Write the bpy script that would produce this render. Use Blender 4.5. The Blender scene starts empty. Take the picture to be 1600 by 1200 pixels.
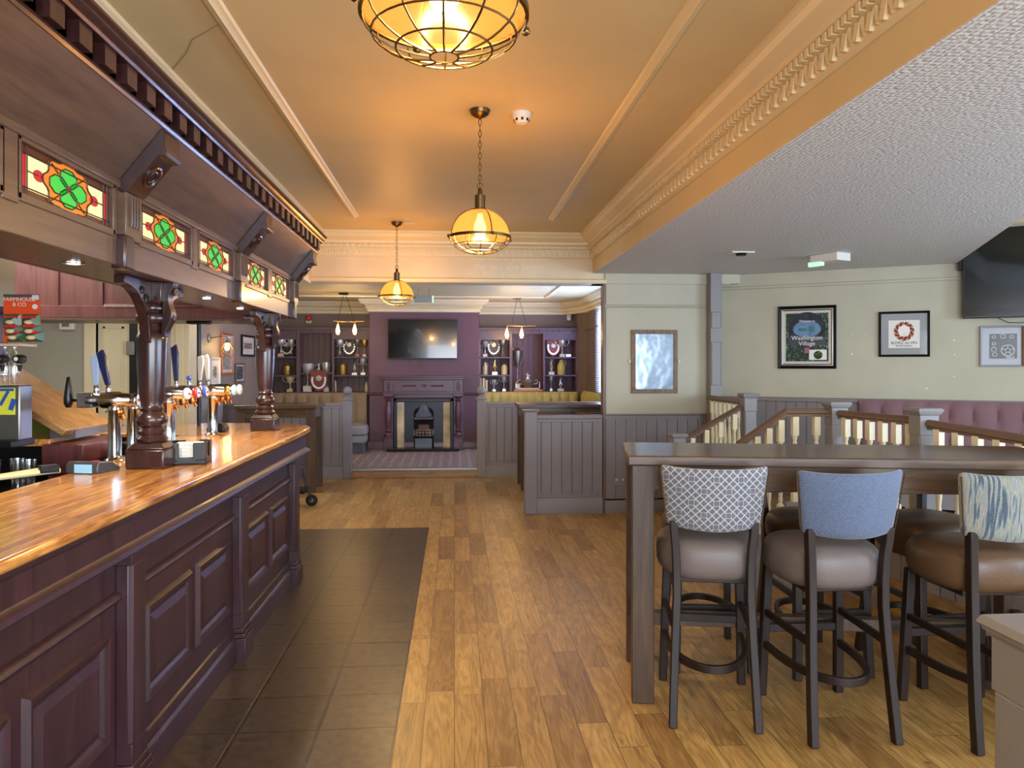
import bpy, math, random
from math import sin, cos, pi, radians, sqrt, atan2, tan
from mathutils import Vector, Matrix
random.seed(7)
SC = bpy.context.scene
COL = SC.collection

# ------------------------------------------------------------------ camera
TH = radians(4.36); F = 1180.0; HY = 572.0; EYE = 1.55
cam_data = bpy.data.cameras.new('camera'); cam = bpy.data.objects.new('camera', cam_data)
COL.objects.link(cam); SC.camera = cam
cam.location = (0, 0, EYE); cam.rotation_euler = (pi/2, 0, -TH)
cam_data.sensor_width = 36; cam_data.lens = F/1600*36
cam_data.shift_y = -(600-HY)/1600; cam_data.clip_start = .05; cam_data.clip_end = 200
SC.view_settings.view_transform = 'Standard'; SC.view_settings.look = 'None'
SC.view_settings.exposure = 1.3; SC.view_settings.gamma = 1
SC.cycles.use_denoising = True
SC.cycles.max_bounces = 9; SC.cycles.diffuse_bounces = 5; SC.cycles.transparent_max_bounces = 16
SC.cycles.sample_clamp_indirect = 6
# ------------------------------------------------------------------ world and daylight
W = bpy.data.worlds.new('world'); SC.world = W; W.use_nodes = True
wb = W.node_tree.nodes['Background']; wb.inputs[0].default_value = (.62, .78, 1, 1); wb.inputs[1].default_value = 1.6
def lamp(name, kind, loc, energy, color, rot=(0,0,0), size=.1, size_y=None, parent=None, spot=None):
    d = bpy.data.lights.new(name, kind); d.energy = energy; d.color = color
    if kind == 'AREA':
        d.shape = 'RECTANGLE'; d.size = size; d.size_y = size_y or size
    else: d.shadow_soft_size = size
    if spot: d.spot_size = spot; d.spot_blend = .6
    o = bpy.data.objects.new(name, d); COL.objects.link(o); o.location = loc; o.rotation_euler = rot
    if parent: o.parent = parent
    return o
DAY = (.60, .76, 1.0)
DAY2 = (.80, .88, 1.0)
# daylight coming in at the window openings (all behind or beside the camera, and the far bay window), then area lights with no opening
lamp('daylight_right_windows', 'AREA', (6.35, 1.4, 1.65), 125, DAY, (0, -pi/2, 0), 1.5, 4.6).rotation_euler = (0, pi/2, 0)
lamp('daylight_rear_windows', 'AREA', (1.6, -2.85, 1.6), 150, DAY2, (pi/2, 0, 0), 5.2, 1.5)
lamp('daylight_far_window', 'AREA', (2.42, 10.4, 1.8), 190, (.40, .52, 1.0), (0, pi/2, 0), 1.3, 3.0)
lamp('left_far_area_light', 'AREA', (-3.1, 9.0, 1.9), 14, DAY2, (0, -pi/2, 0), .8, 1.0)  # area light in front of the left wall, which has no window opening
lamp('bar_fill_light', 'AREA', (-3.3, 5.3, 2.47), 30, (1, .93, .82), (0, 0, 0), 1.6, 2.6)  # unseen fill added to brighten the wall behind the bar
WARM = (1.0, .66, .27)

# ------------------------------------------------------------------ pixel <-> place helpers (photo frame 1600x1200)
def sc_(X, Y): return F/(X*sin(TH)+Y*cos(TH))
def atZ(px, py, Z):
    zc = F*(Z-EYE)/(HY-py); xc = (px-800)/F*zc
    return xc*cos(TH)+zc*sin(TH), -xc*sin(TH)+zc*cos(TH)
def atY(px, Y):
    k = (px-800)/F; return Y*(sin(TH)+k*cos(TH))/(cos(TH)-k*sin(TH))
def atX(px, X):
    k = (px-800)/F; return X*(cos(TH)-k*sin(TH))/(sin(TH)+k*cos(TH))
def zz(py, X, Y): return EYE+(HY-py)/sc_(X, Y)

# ------------------------------------------------------------------ materials
def lin(c):
    if isinstance(c, str):
        c = [int(c[i:i+2], 16)/255 for i in (0, 2, 4)]
    return tuple((v/12.92 if v <= .04045 else ((v+.055)/1.055)**2.4) for v in c)+(1,)
class NT:
    def __init__(s, name):
        s.m = bpy.data.materials.new(name); s.m.use_nodes = True
        s.t = s.m.node_tree; s.b = s.t.nodes['Principled BSDF']; s.out = s.t.nodes['Material Output']
    def n(s, typ, **kw):
        n = s.t.nodes.new(typ)
        for k, v in kw.items():
            if k.startswith('i_'):
                n.inputs[int(k[2:]) if k[2:].isdigit() else k[2:].replace('_', ' ')].default_value = v
            else: setattr(n, k, v)
        return n
    def l(s, a, b): s.t.links.new(a, b)
    def math(s, op, a, b=None, c=None):
        n = s.n('ShaderNodeMath', operation=op)
        for i, v in enumerate((a, b, c)):
            if v is None: continue
            if hasattr(v, 'default_value') or hasattr(v, 'is_linked'): s.l(v, n.inputs[i])
            else: n.inputs[i].default_value = v
        return n.outputs[0]
    def coord(s, kind='Object', scale=(1,1,1), rot=(0,0,0)):
        tc = s.n('ShaderNodeTexCoord'); mp = s.n('ShaderNodeMapping')
        mp.inputs['Scale'].default_value = scale; mp.inputs['Rotation'].default_value = rot
        s.l(tc.outputs[kind], mp.inputs[0]); return mp.outputs[0]
    def ramp(s, fac, stops, interp='LINEAR'):
        r = s.n('ShaderNodeValToRGB'); r.color_ramp.interpolation = interp
        e = r.color_ramp.elements
        while len(e) < len(stops): e.new(.5)
        for el, (p, c) in zip(e, stops): el.position = p; el.color = lin(c) if isinstance(c, str) else c
        s.l(fac, r.inputs[0]); return r.outputs[0]
    def mix(s, fac, a, b, mode='MIX'):
        m = s.n('ShaderNodeMix', data_type='RGBA', blend_type=mode)
        for sock, v in ((m.inputs[0], fac), (m.inputs[6], a), (m.inputs[7], b)):
            if hasattr(v, 'is_linked'): s.l(v, sock)
            else: sock.default_value = lin(v) if isinstance(v, str) else v
        return m.outputs[2]
    def bump(s, h, strength=.3, dist=.01):
        b = s.n('ShaderNodeBump'); b.inputs['Strength'].default_value = strength; b.inputs['Distance'].default_value = dist
        s.l(h, b.inputs['Height']); s.l(b.outputs[0], s.b.inputs['Normal'])
    def set(s, rough=.5, metal=0, coat=0, spec=.5, color=None):
        s.b.inputs['Roughness'].default_value = rough; s.b.inputs['Metallic'].default_value = metal
        s.b.inputs['Coat Weight'].default_value = coat; s.b.inputs['Specular IOR Level'].default_value = spec
        if color is not None: s.b.inputs['Base Color'].default_value = lin(color)
        return s
def paint(name, col, rough=.55, var=.06, bump=.08, scale=40, metal=0, coat=0, spec=.5):
    t = NT(name).set(rough, metal, coat, spec)
    v = t.coord()
    n = t.n('ShaderNodeTexNoise'); n.inputs['Scale'].default_value = 3; n.inputs['Detail'].default_value = 5; t.l(v, n.inputs[0])
    c = lin(col); a = tuple(min(1, x*(1-var*1.6)) for x in c[:3])+(1,); b = tuple(min(1, x*(1+var*1.6)) for x in c[:3])+(1,)
    t.l(t.ramp(n.outputs[0], [(.3, a), (.7, b)]), t.b.inputs[0])
    if bump:
        n2 = t.n('ShaderNodeTexNoise'); n2.inputs['Scale'].default_value = scale; n2.inputs['Detail'].default_value = 3; t.l(v, n2.inputs[0])
        t.bump(n2.outputs[0], bump, .005)
    return t.m
def wood(name, dark, light, axis=0, scale=1, rough=.4, coat=0, spec=.5, contrast=1, bump=.1):
    t = NT(name).set(rough, 0, coat, spec)
    if coat: t.b.inputs['Coat Roughness'].default_value = .12
    sc = [14*scale]*3; sc[axis] = 1.1*scale
    v = t.coord(scale=tuple(sc))
    n = t.n('ShaderNodeTexNoise'); n.inputs['Scale'].default_value = 1.6; n.inputs['Detail'].default_value = 6; n.inputs['Distortion'].default_value = 1.2; t.l(v, n.inputs[0])
    w = t.n('ShaderNodeTexNoise'); w.inputs['Scale'].default_value = 9; w.inputs['Detail'].default_value = 3; t.l(v, w.inputs[0])
    s = t.math('ADD', t.math('MULTIPLY', n.outputs[0], .7), t.math('MULTIPLY', w.outputs[0], .3))
    t.l(t.ramp(s, [(.5-.17/contrast, dark), (.5+.17/contrast, light)]), t.b.inputs[0])
    t.bump(s, bump, .003)
    return t.m
def plain(name, col, rough=.5, metal=0, coat=0, spec=.5): return NT(name).set(rough, metal, coat, spec, col).m
def emit(name, col, strength, base=None):
    t = NT(name).set(.4, color=base or col)
    t.b.inputs['Emission Color'].default_value = lin(col); t.b.inputs['Emission Strength'].default_value = strength
    return t.m
def glassy(name, col=(.9,.9,.9,1), amount=.25, rough=.05):
    t = NT(name); t.t.nodes.remove(t.b)
    tr = t.n('ShaderNodeBsdfTransparent'); g = t.n('ShaderNodeBsdfGlossy'); g.inputs['Roughness'].default_value = rough
    tr.inputs[0].default_value = col
    m = t.n('ShaderNodeMixShader'); m.inputs[0].default_value = amount
    t.l(tr.outputs[0], m.inputs[1]); t.l(g.outputs[0], m.inputs[2]); t.l(m.outputs[0], t.out.inputs[0])
    return t.m
def translucent(name, col, clear=.3, trans=.6, dim=1.0):
    t = NT(name); t.t.nodes.remove(t.b); c = lin(col)
    tr = t.n('ShaderNodeBsdfTransparent'); tr.inputs[0].default_value = c
    cd = tuple(v*dim for v in c[:3])+(1,)
    tl = t.n('ShaderNodeBsdfTranslucent'); tl.inputs[0].default_value = cd
    df = t.n('ShaderNodeBsdfPrincipled'); df.inputs[0].default_value = cd; df.inputs['Roughness'].default_value = .15
    df.inputs['Specular IOR Level'].default_value = .3
    m1 = t.n('ShaderNodeMixShader'); m1.inputs[0].default_value = trans
    m2 = t.n('ShaderNodeMixShader'); m2.inputs[0].default_value = clear
    t.l(df.outputs[0], m1.inputs[1]); t.l(tl.outputs[0], m1.inputs[2]); t.l(m1.outputs[0], m2.inputs[1]); t.l(tr.outputs[0], m2.inputs[2])
    t.l(m2.outputs[0], t.out.inputs[0]); return t.m

def floor_boards():
    t = NT('oak_floor_boards').set(.38, 0, .25, .5); t.b.inputs['Coat Roughness'].default_value = .3
    tc = t.n('ShaderNodeTexCoord'); sx = t.n('ShaderNodeSeparateXYZ'); t.l(tc.outputs['Object'], sx.inputs[0])
    u = t.math('DIVIDE', sx.outputs[0], .133); row = t.math('FLOOR', u)
    wn = t.n('ShaderNodeTexWhiteNoise', noise_dimensions='1D'); t.l(row, wn.inputs['W'])
    v = t.math('ADD', t.math('DIVIDE', sx.outputs[1], .82), t.math('MULTIPLY', wn.outputs[0], 9.7)); bid = t.math('FLOOR', v)
    cb = t.n('ShaderNodeCombineXYZ'); t.l(row, cb.inputs[0]); t.l(bid, cb.inputs[1])
    w2 = t.n('ShaderNodeTexWhiteNoise', noise_dimensions='2D'); t.l(cb.outputs[0], w2.inputs['Vector'])
    # grain, shifted per board
    off = t.n('ShaderNodeVectorMath', operation='SCALE'); t.l(w2.outputs['Color'], off.inputs[0]); off.inputs['Scale'].default_value = 31
    ad = t.n('ShaderNodeVectorMath', operation='ADD'); t.l(tc.outputs['Object'], ad.inputs[0]); t.l(off.outputs[0], ad.inputs[1])
    mp = t.n('ShaderNodeMapping'); mp.inputs['Scale'].default_value = (9, 1.1, 9); t.l(ad.outputs[0], mp.inputs[0])
    n = t.n('ShaderNodeTexNoise'); n.inputs['Scale'].default_value = 1.5; n.inputs['Detail'].default_value = 2.5; n.inputs['Distortion'].default_value = .5; t.l(mp.outputs[0], n.inputs[0])
    rings = t.math('SINE', t.math('MULTIPLY', n.outputs[0], 48))
    mp2 = t.n('ShaderNodeMapping'); mp2.inputs['Scale'].default_value = (90, 5, 90); t.l(ad.outputs[0], mp2.inputs[0])
    n2 = t.n('ShaderNodeTexNoise'); n2.inputs['Scale'].default_value = 1.3; n2.inputs['Detail'].default_value = 3; t.l(mp2.outputs[0], n2.inputs[0])
    g = t.math('ADD', t.math('MULTIPLY', rings, .065), t.math('ADD', t.math('MULTIPLY', n2.outputs[0], .45), t.math('MULTIPLY', n.outputs[0], .38)))
    base = t.ramp(g, [(.2, '7C5A2E'), (.42, 'A58046'), (.62, 'C09A5C')])
    tone = t.ramp(w2.outputs[0], [(0, (.68, .61, .55, 1)), (.5, (1, .98, .95, 1)), (1, (1.12, 1.12, 1.08, 1))])
    c = t.mix(1.0, base, tone, 'MULTIPLY')
    fu = t.math('FRACT', u); fv = t.math('FRACT', v)
    eu = t.math('MINIMUM', fu, t.math('SUBTRACT', 1, fu)); ev = t.math('MINIMUM', fv, t.math('SUBTRACT', 1, fv))
    e = t.math('MINIMUM', t.math('MULTIPLY', eu, .133), t.math('MULTIPLY', ev, .82))
    gap = t.math('LESS_THAN', e, .0017)
    # scattered dark knots
    kn = t.n('ShaderNodeTexVoronoi'); kn.inputs['Scale'].default_value = 3.1; t.l(ad.outputs[0], kn.inputs[0])
    kk = t.math('LESS_THAN', kn.outputs['Distance'], .035)
    c = t.mix(t.math('MULTIPLY', kk, .55), c, '3A2412')
    t.l(t.mix(t.math('MULTIPLY', gap, .8), c, '3E2713'), t.b.inputs[0])
    t.bump(t.math('SUBTRACT', t.math('MULTIPLY', g, .15), gap), .25, .002)
    return t.m
def floor_tiles():
    t = NT('quarry_floor_tiles').set(.33, 0, 0, .6)
    v = t.coord(); v.node.inputs['Location'].default_value = (.245, -7.28+.335*22, 0); b = t.n('ShaderNodeTexBrick'); b.offset = 0; b.squash = 1
    b.inputs['Scale'].default_value = 1; b.inputs['Brick Width'].default_value = .335; b.inputs['Row Height'].default_value = .335
    b.inputs['Mortar Size'].default_value = .009; b.inputs['Mortar Smooth'].default_value = .3; b.inputs['Bias'].default_value = 0
    b.inputs['Color1'].default_value = lin('4C3E33'); b.inputs['Color2'].default_value = lin('3B2F28'); b.inputs['Mortar'].default_value = lin('120E0B')
    t.l(v, b.inputs[0])
    n = t.n('ShaderNodeTexNoise'); n.inputs['Scale'].default_value = 22; n.inputs['Detail'].default_value = 6; t.l(v, n.inputs[0])
    c = t.mix(.4, b.outputs[0], t.ramp(n.outputs[0], [(.3, '2C231C'), (.7, '675746')]))
    t.l(c, t.b.inputs[0])
    t.bump(t.math('SUBTRACT', t.math('MULTIPLY', n.outputs[0], .3), b.outputs['Fac']), .35, .004); return t.m
def carpet():
    t = NT('patterned_carpet').set(.95, spec=.1)
    v = t.coord(scale=(7, 7, 7)); vo = t.n('ShaderNodeTexVoronoi'); vo.inputs['Scale'].default_value = 1; vo.inputs['Randomness'].default_value = .15; t.l(v, vo.inputs[0])
    ch = t.n('ShaderNodeTexChecker'); ch.inputs['Scale'].default_value = 2; t.l(v, ch.inputs[0])
    c = t.ramp(vo.outputs['Distance'], [(.12, 'A08C8C'), (.22, '766A72'), (.42, '857A84'), (.5, 'A8A0A6')], 'CONSTANT')
    n = t.n('ShaderNodeTexNoise'); n.inputs['Scale'].default_value = 60; t.l(v, n.inputs[0])
    t.l(t.mix(.35, c, t.ramp(n.outputs[0], [(.35, '6E646C'), (.65, 'B0A8AE')])), t.b.inputs[0])
    t.bump(n.outputs[0], .5, .01); return t.m
def anaglypta():
    t = NT('embossed_ceiling_paper').set(.55)
    v = t.coord(); vo = t.n('ShaderNodeTexVoronoi'); vo.inputs['Scale'].default_value = 42; vo.inputs['Randomness'].default_value = .45; t.l(v, vo.inputs[0])
    w = t.n('ShaderNodeTexWave'); w.wave_type = 'BANDS'; w.bands_direction = 'X'; w.inputs['Scale'].default_value = 19; t.l(v, w.inputs[0])
    n = t.n('ShaderNodeTexNoise'); n.inputs['Scale'].default_value = 70; t.l(v, n.inputs[0])
    tc = t.n('ShaderNodeTexCoord'); sx = t.n('ShaderNodeSeparateXYZ'); t.l(tc.outputs['Object'], sx.inputs[0])
    seam = t.math('LESS_THAN', t.math('FRACT', t.math('DIVIDE', sx.outputs[0], .53)), .012)
    h = t.math('ADD', t.math('MULTIPLY', t.math('SUBTRACT', 1, vo.outputs['Distance']), .8), t.math('ADD', t.math('MULTIPLY', w.outputs[0], .14), t.math('ADD', t.math('MULTIPLY', n.outputs[0], .5), t.math('MULTIPLY', seam, 1.2))))
    t.l(t.ramp(n.outputs[0], [(.3, 'C8CBCE'), (.7, 'D3D6D9')]), t.b.inputs[0])
    t.bump(h, .5, .01); return t.m
def fabric(name, kind):
    t = NT(name).set(.9, spec=.15)
    t.b.inputs['Sheen Weight'].default_value = .3
    v = t.coord()
    n = t.n('ShaderNodeTexNoise'); n.inputs['Scale'].default_value = 260; n.inputs['Detail'].default_value = 2; t.l(v, n.inputs[0])
    if kind == 'lattice':
        tc = t.n('ShaderNodeTexCoord'); s = t.n('ShaderNodeSeparateXYZ'); t.l(tc.outputs['Object'], s.inputs[0])
        k = 1/.0245
        a = t.math('MULTIPLY', t.math('ADD', s.outputs[0], s.outputs[2]), k*.72); b = t.math('MULTIPLY', t.math('SUBTRACT', s.outputs[0], s.outputs[2]), k*.72)
        def line(x, w):
            f = t.math('FRACT', x); return t.math('LESS_THAN', t.math('ABSOLUTE', t.math('SUBTRACT', f, .5)), w)
        L = t.math('MAXIMUM', line(a, .09), line(b, .09))
        cx = t.math('SUBTRACT', t.math('FRACT', t.math('MULTIPLY', a, .3333)), .5); cy = t.math('SUBTRACT', t.math('FRACT', t.math('MULTIPLY', b, .3333)), .5)
        d = t.math('MAXIMUM', t.math('ABSOLUTE', t.math('ADD', cx, cy)), t.math('ABSOLUTE', t.math('SUBTRACT', cx, cy)))
        ins = t.math('LESS_THAN', d, .20); ring = t.math('SUBTRACT', t.math('LESS_THAN', d, .24), ins)
        pat = t.math('MAXIMUM', t.math('MULTIPLY', L, t.math('SUBTRACT', 1, ins)), ring)
        c = t.mix(pat, '50535C', 'B4B6BC'); c = t.mix(.22, c, t.ramp(n.outputs[0], [(.3, '4A4C55'), (.7, 'C8C8C8')]))
    elif kind == 'tweed':
        w = t.n('ShaderNodeTexWave'); w.wave_type = 'BANDS'; w.bands_direction = 'DIAGONAL'; w.inputs['Scale'].default_value = 70; w.inputs['Distortion'].default_value = 9; w.inputs['Detail Scale'].default_value = 6; t.l(v, w.inputs[0])
        c = t.mix(t.math('MULTIPLY', t.math('ADD', w.outputs[0], n.outputs[0]), .5), '28344A', '7886A0')
    elif kind == 'streak':
        v2 = t.coord(scale=(70, 8, 5)); n3 = t.n('ShaderNodeTexNoise'); n3.inputs['Scale'].default_value = 1.4; n3.inputs['Detail'].default_value = 1; t.l(v2, n3.inputs[0])
        c = t.ramp(n3.outputs[0], [(.38, '34485E'), (.46, '5D7486'), (.5, 'A39D84'), (.56, '7E8C90'), (.64, '8F8D78')]); c = t.mix(.2, c, t.ramp(n.outputs[0], [(.3, '2E3B4A'), (.7, 'B5B7A8')]))
    else: c = t.mix(n.outputs[0], '262B38', '57606F')
    t.l(c, t.b.inputs[0]); t.bump(n.outputs[0], .35, .003); return t.m

M = dict(
    floor=floor_boards(), tiles=floor_tiles(), carpet=carpet(), anag=anaglypta(),
    ceil=paint('cream_ceiling_paint', 'CDBF95', .5, .02, .05),
    cream=paint('cream_trim_paint', 'D9CDA8', .42, .02, .04),
    beamface=paint('cream_wall_paint', 'CFC2A2', .5, .05, .1),
    sage=paint('sage_grey_wall_paint', 'B4B09A', .5, .03, .08),
    sage_dk=paint('grey_green_wall_paint', '9D9B8C', .5, .03, .08),
    putty=paint('grey_brown_panel_paint', '7A7375', .42, .03, .08),
    puttyg=paint('grey_panel_paint', '83807F', .42, .03, .08),
    plum_warm=paint('plum_paint_warm_lit', '5C4648', .45, .04, .06), plum=paint('plum_wall_paint', '5E3F4C', .5, .04, .06),  # left shelving: the plum paint with warm lamplight put into its colour
    plumg=paint('plum_gloss_paint', '573744', .32, .06, .05),
    taupe=paint('taupe_wall_paint', '6E5F55', .55, .04, .06),
    taupe_l=paint('light_taupe_wall_paint', '8A7F76', .55, .03, .06),
    railp=paint('brown_rail_varnish', '684E3C', .35, .1, .05),
    mahog=wood('mahogany_varnish', '211012', '38201F', 2, 1, .3, .35),
    mahogx=wood('mahogany_canopy', '46342A', '5E4838', 1, 1, .42, .15),
    barfront=wood('purple_brown_bar_varnish', '291418', '402328', 2, 1, .42, .12, bump=.06),
    redwood=wood('red_brown_panel_wood', '4A2426', '6C3C3B', 2, .8, .4, .1),
    oakbar=wood('golden_oak_counter', '8E4E1C', 'E6A758', 1, 1.3, .22, .55, contrast=1.15),
    oakflap=wood('honey_oak_board', '7C5630', 'AD8450', 0, 1, .4, .1),
    tabletop=wood('grey_brown_table_wood', '3C2B1D', '624A33', 0, 1, .28, .3),
    tableleg=wood('grey_brown_leg_wood', '38281A', '5A422C', 2, 1, .45),
    stoolleg=wood('dark_walnut_stool_legs', '150A06', '28160D', 2, 1.5, .5, .0),
    leather=paint('brown_leather', '5C442F', .42, .07, .25, 60),
    leather2=paint('mauve_grey_leather', '6E6460', .48, .05, .2, 60),
    chrome=plain('polished_chrome', 'C9CBCF', .12, 1), steel=plain('brushed_steel', '8F8E8A', .38, 1),
    antique=plain('antique_brass', '6E5A3C', .35, 1), brass=plain('polished_brass', 'C99A3A', .25, 1),
    silver=plain('trophy_silver', 'E6E3DC', .3, .75), gold=plain('trophy_gold', 'D8B060', .3, .75),
    pewter=plain('pewter', 'A8A092', .35, .8), copper=plain('copper_gilt', 'B4713A', .3, 1),
    black=plain('black_plastic', '101012', .35), blackm=plain('black_metal', '17171A', .4, .6),
    blackg=plain('black_gloss_screen', '0A0B0D', .12, 0, .3), white=plain('white_plastic', 'D8D6CF', .45),
    paper=plain('white_paper', 'E4E2DC', .6), green=plain('leaf_green', '2E7A2E', .5),
    iron=paint('cast_iron', '2A2B30', .32, .1, .3, 50, .5), slate=plain('polished_black_hearth', '1A1A1E', .18),
    bulb=emit('bulb_filament_glow', 'FFD88A', 7, 'FFE8B0'), bulb2=emit('edison_bulb_glow', 'FFB860', 18, 'FFD080'),
    dlight=emit('downlight_glow', 'FFF4E0', 8), exitg=emit('exit_sign_green_glow', '9FE0B0', .5, 'A8D8B4'),
    velvet=paint('dusky_pink_velvet', '84666C', .85, .06, .3, 90, spec=.2), beige=paint('beige_velvet', '8C7A5C', .85, .05, .2, 90),
    mustard=paint('mustard_leather', 'A8974E', .45, .05, .1), greyup=paint('grey_upholstery', '8A8A8C', .8, .04, .2, 90),
    f1=fabric('silver_lattice_fabric', 'lattice'), f2=fabric('blue_tweed_fabric', 'tweed'), f3=fabric('streaked_blue_fabric', 'streak'), f4=fabric('dark_navy_fabric', 'dark'),
    glass=glassy('clear_glass', (.93, .95, .95, 1), .22), pglass=glassy('picture_glass', (1, 1, 1, 1), .006, .05),
    dome=translucent('amber_ribbed_glass', 'F2C07C', .58, .5, .15),
    blind=translucent('white_blind_slats', 'F0F2F5', .0, .5),
    gwhite=emit('pale_cream_glass', 'F4DE96', .22), ggreen=emit('green_glass', '22A838', .26), gorange=emit('amber_glass', 'D07018', .2), gred=emit('ruby_glass', '9C0E24', .22), gbrown=emit('brown_streaky_glass', '4A2010', .12),  # stained glass given emission so it glows as if backlit
    lead=plain('lead_came', '4A4038', .5, .6), orange=plain('orange_card', 'E04A12', .5), shieldred=plain('red_shield_wood', '7A2A18', .35), shieldbk=plain('dark_shield_wood', '2A1712', .35),
    terracotta=plain('salmon_plinth', 'B8806A', .5), stone=plain('cream_stoneware', 'C9B98C', .35), yellowst=plain('yellow_stoneware', 'B9A95A', .35), tin=plain('dull_gold_tin', 'B08A40', .4, .8),
    tilel=paint('cream_floral_tile', 'C8B48A', .2, .3, .1, 60), glow=emit('sky_through_window', 'CFE0FF', 2.2),
    skin=plain('mat_board', 'C9C3B8', .8), gold2=plain('gilt_frame', 'A08048', .4, .7), pine=wood('orange_pine_frame', '8A4A1E', 'B8703A', 2, 2, .4), redp=plain('red_alarm_plastic', 'B02820', .4), blue=plain('blue_print', '2A4A9A', .5), mirror=plain('tarnished_mirror', 'D8DCE0', .08, 1))
# ------------------------------------------------------------------ mesh helpers
class MB:
    def __init__(s): s.v = []; s.f = []; s.mi = []; s.cur = 0
    def add(s, vs, fs, flip=False):
        o = len(s.v); s.v += [tuple(p) for p in vs]
        for f in fs: s.f.append(tuple(o+i for i in (reversed(f) if flip else f))); s.mi.append(s.cur)
        return s
    def box(s, x0, x1, y0, y1, z0, z1):
        if x0 > x1: x0, x1 = x1, x0
        if y0 > y1: y0, y1 = y1, y0
        if z0 > z1: z0, z1 = z1, z0
        v = [(x0,y0,z0),(x1,y0,z0),(x1,y1,z0),(x0,y1,z0),(x0,y0,z1),(x1,y0,z1),(x1,y1,z1),(x0,y1,z1)]
        return s.add(v, [(0,3,2,1),(4,5,6,7),(0,1,5,4),(1,2,6,5),(2,3,7,6),(3,0,4,7)])
    def obox(s, c, size, rz=0, ry=0, rx=0):
        m = Matrix.Translation(c) @ Matrix.Rotation(rz, 4, 'Z') @ Matrix.Rotation(ry, 4, 'Y') @ Matrix.Rotation(rx, 4, 'X')
        b = MB().box(-size[0]/2, size[0]/2, -size[1]/2, size[1]/2, -size[2]/2, size[2]/2)
        return s.add([m @ Vector(p) for p in b.v], b.f)
    def frus(s, x, y, z0, z1, a0, a1, b0=None, b1=None):   # square frustum, half sizes a0 -> a1
        b0 = a0 if b0 is None else b0; b1 = a1 if b1 is None else b1
        v = [(x-a0,y-b0,z0),(x+a0,y-b0,z0),(x+a0,y+b0,z0),(x-a0,y+b0,z0),(x-a1,y-b1,z1),(x+a1,y-b1,z1),(x+a1,y+b1,z1),(x-a1,y+b1,z1)]
        return s.add(v, [(0,3,2,1),(4,5,6,7),(0,1,5,4),(1,2,6,5),(2,3,7,6),(3,0,4,7)])
    def prism(s, poly, axis, a, b):
        """polygon of 2D points extruded along axis 0/1/2 from a to b (others in cyclic order kept as x,y / x,z / y,z)"""
        n = len(poly)
        def mk(p, t):
            return {0: (t, p[0], p[1]), 1: (p[0], t, p[1]), 2: (p[0], p[1], t)}[axis]
        vs = [mk(p, a) for p in poly]+[mk(p, b) for p in poly]
        fs = [tuple(range(n)), tuple(range(2*n-1, n-1, -1))]+[(i, i+n, (i+1)%n+n, (i+1)%n) for i in range(n)]
        return s.add(vs, fs)
    def lathe(s, prof, x=0, y=0, z=0, n=20, ax='z', sx=1, sy=1, cap=True):
        rings = []; o = len(s.v); vs = []; fs = []
        for r, h in prof:
            for k in range(n):
                a = 2*pi*k/n; p = (r*cos(a)*sx, r*sin(a)*sy, h)
                if ax == 'x': p = (p[2], p[0], p[1])
                if ax == 'y': p = (p[0], p[2], p[1])
                vs.append((x+p[0], y+p[1], z+p[2]))
        m = len(prof)
        for i in range(m-1):
            for k in range(n): fs.append((i*n+k, i*n+(k+1)%n, (i+1)*n+(k+1)%n, (i+1)*n+k))
        if not cap: return s.add(vs, fs)
        if prof[0][0] > 1e-6: fs.append(tuple(range(n-1, -1, -1)))
        if prof[-1][0] > 1e-6: fs.append(tuple((m-1)*n+k for k in range(n)))
        return s.add(vs, fs)
    def sphere(s, c, r, n=14, m=8, sz=1): return s.lathe([(max(1e-5, r*sin(pi*i/m)), -r*cos(pi*i/m)*sz) for i in range(m+1)], c[0], c[1], c[2], n)
    def tube(s, pts, r, n=8, closed=False, sq=None):
        pts = [Vector(p) for p in pts]; N = len(pts); up = None; vs = []; fs = []
        for i, p in enumerate(pts):
            if closed: t = pts[(i+1)%N]-pts[i-1]
            else: t = pts[min(i+1, N-1)]-pts[max(i-1, 0)]
            t = t.normalized()
            if up is None: up = Vector((0,0,1)) if abs(t.z) < .9 else Vector((0,1,0))
            sd = t.cross(up).normalized(); up = sd.cross(t).normalized()
            rr = r[i] if isinstance(r, (list, tuple)) else r
            if sq:
                for a, b in ((-1,-1),(1,-1),(1,1),(-1,1)): vs.append(p+sd*a*sq[0]/2+up*b*sq[1]/2)
            else:
                for k in range(n): vs.append(p+(sd*cos(2*pi*k/n)+up*sin(2*pi*k/n))*rr)
        if sq: n = 4
        for i in range(N if closed else N-1):
            j = (i+1)%N
            for k in range(n): fs.append((i*n+k, i*n+(k+1)%n, j*n+(k+1)%n, j*n+k))
        if not closed: fs += [tuple(range(n-1,-1,-1)), tuple((N-1)*n+k for k in range(n))]
        return s.add(vs, fs)
    def sweep(s, path, prof, closed=False):
        """profile of (d, z) points swept along a plan polyline; d is measured to the left of travel"""
        P = [Vector((p[0], p[1])) for p in path]; N = len(P); vs = []; fs = []; m = len(prof)
        for i in range(N):
            a = P[i]-P[i-1] if (i > 0 or closed) else P[1]-P[0]
            b = P[(i+1)%N]-P[i] if (i < N-1 or closed) else P[-1]-P[-2]
            a = a.normalized(); b = b.normalized(); na = Vector((-a.y, a.x)); nb = Vector((-b.y, b.x))
            mt = (na+nb); mt = mt.normalized()/max(.3, mt.normalized().dot(na))
            for d, z in prof: q = P[i]+mt*d; vs.append((q.x, q.y, z))
        for i in range(N if closed else N-1):
            j = (i+1)%N
            for k in range(m): fs.append((i*m+k, j*m+k, j*m+(k+1)%m, i*m+(k+1)%m))
        if not closed: fs += [tuple(range(m)), tuple((N-1)*m+k for k in range(m-1,-1,-1))]
        return s.add(vs, fs)
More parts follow.
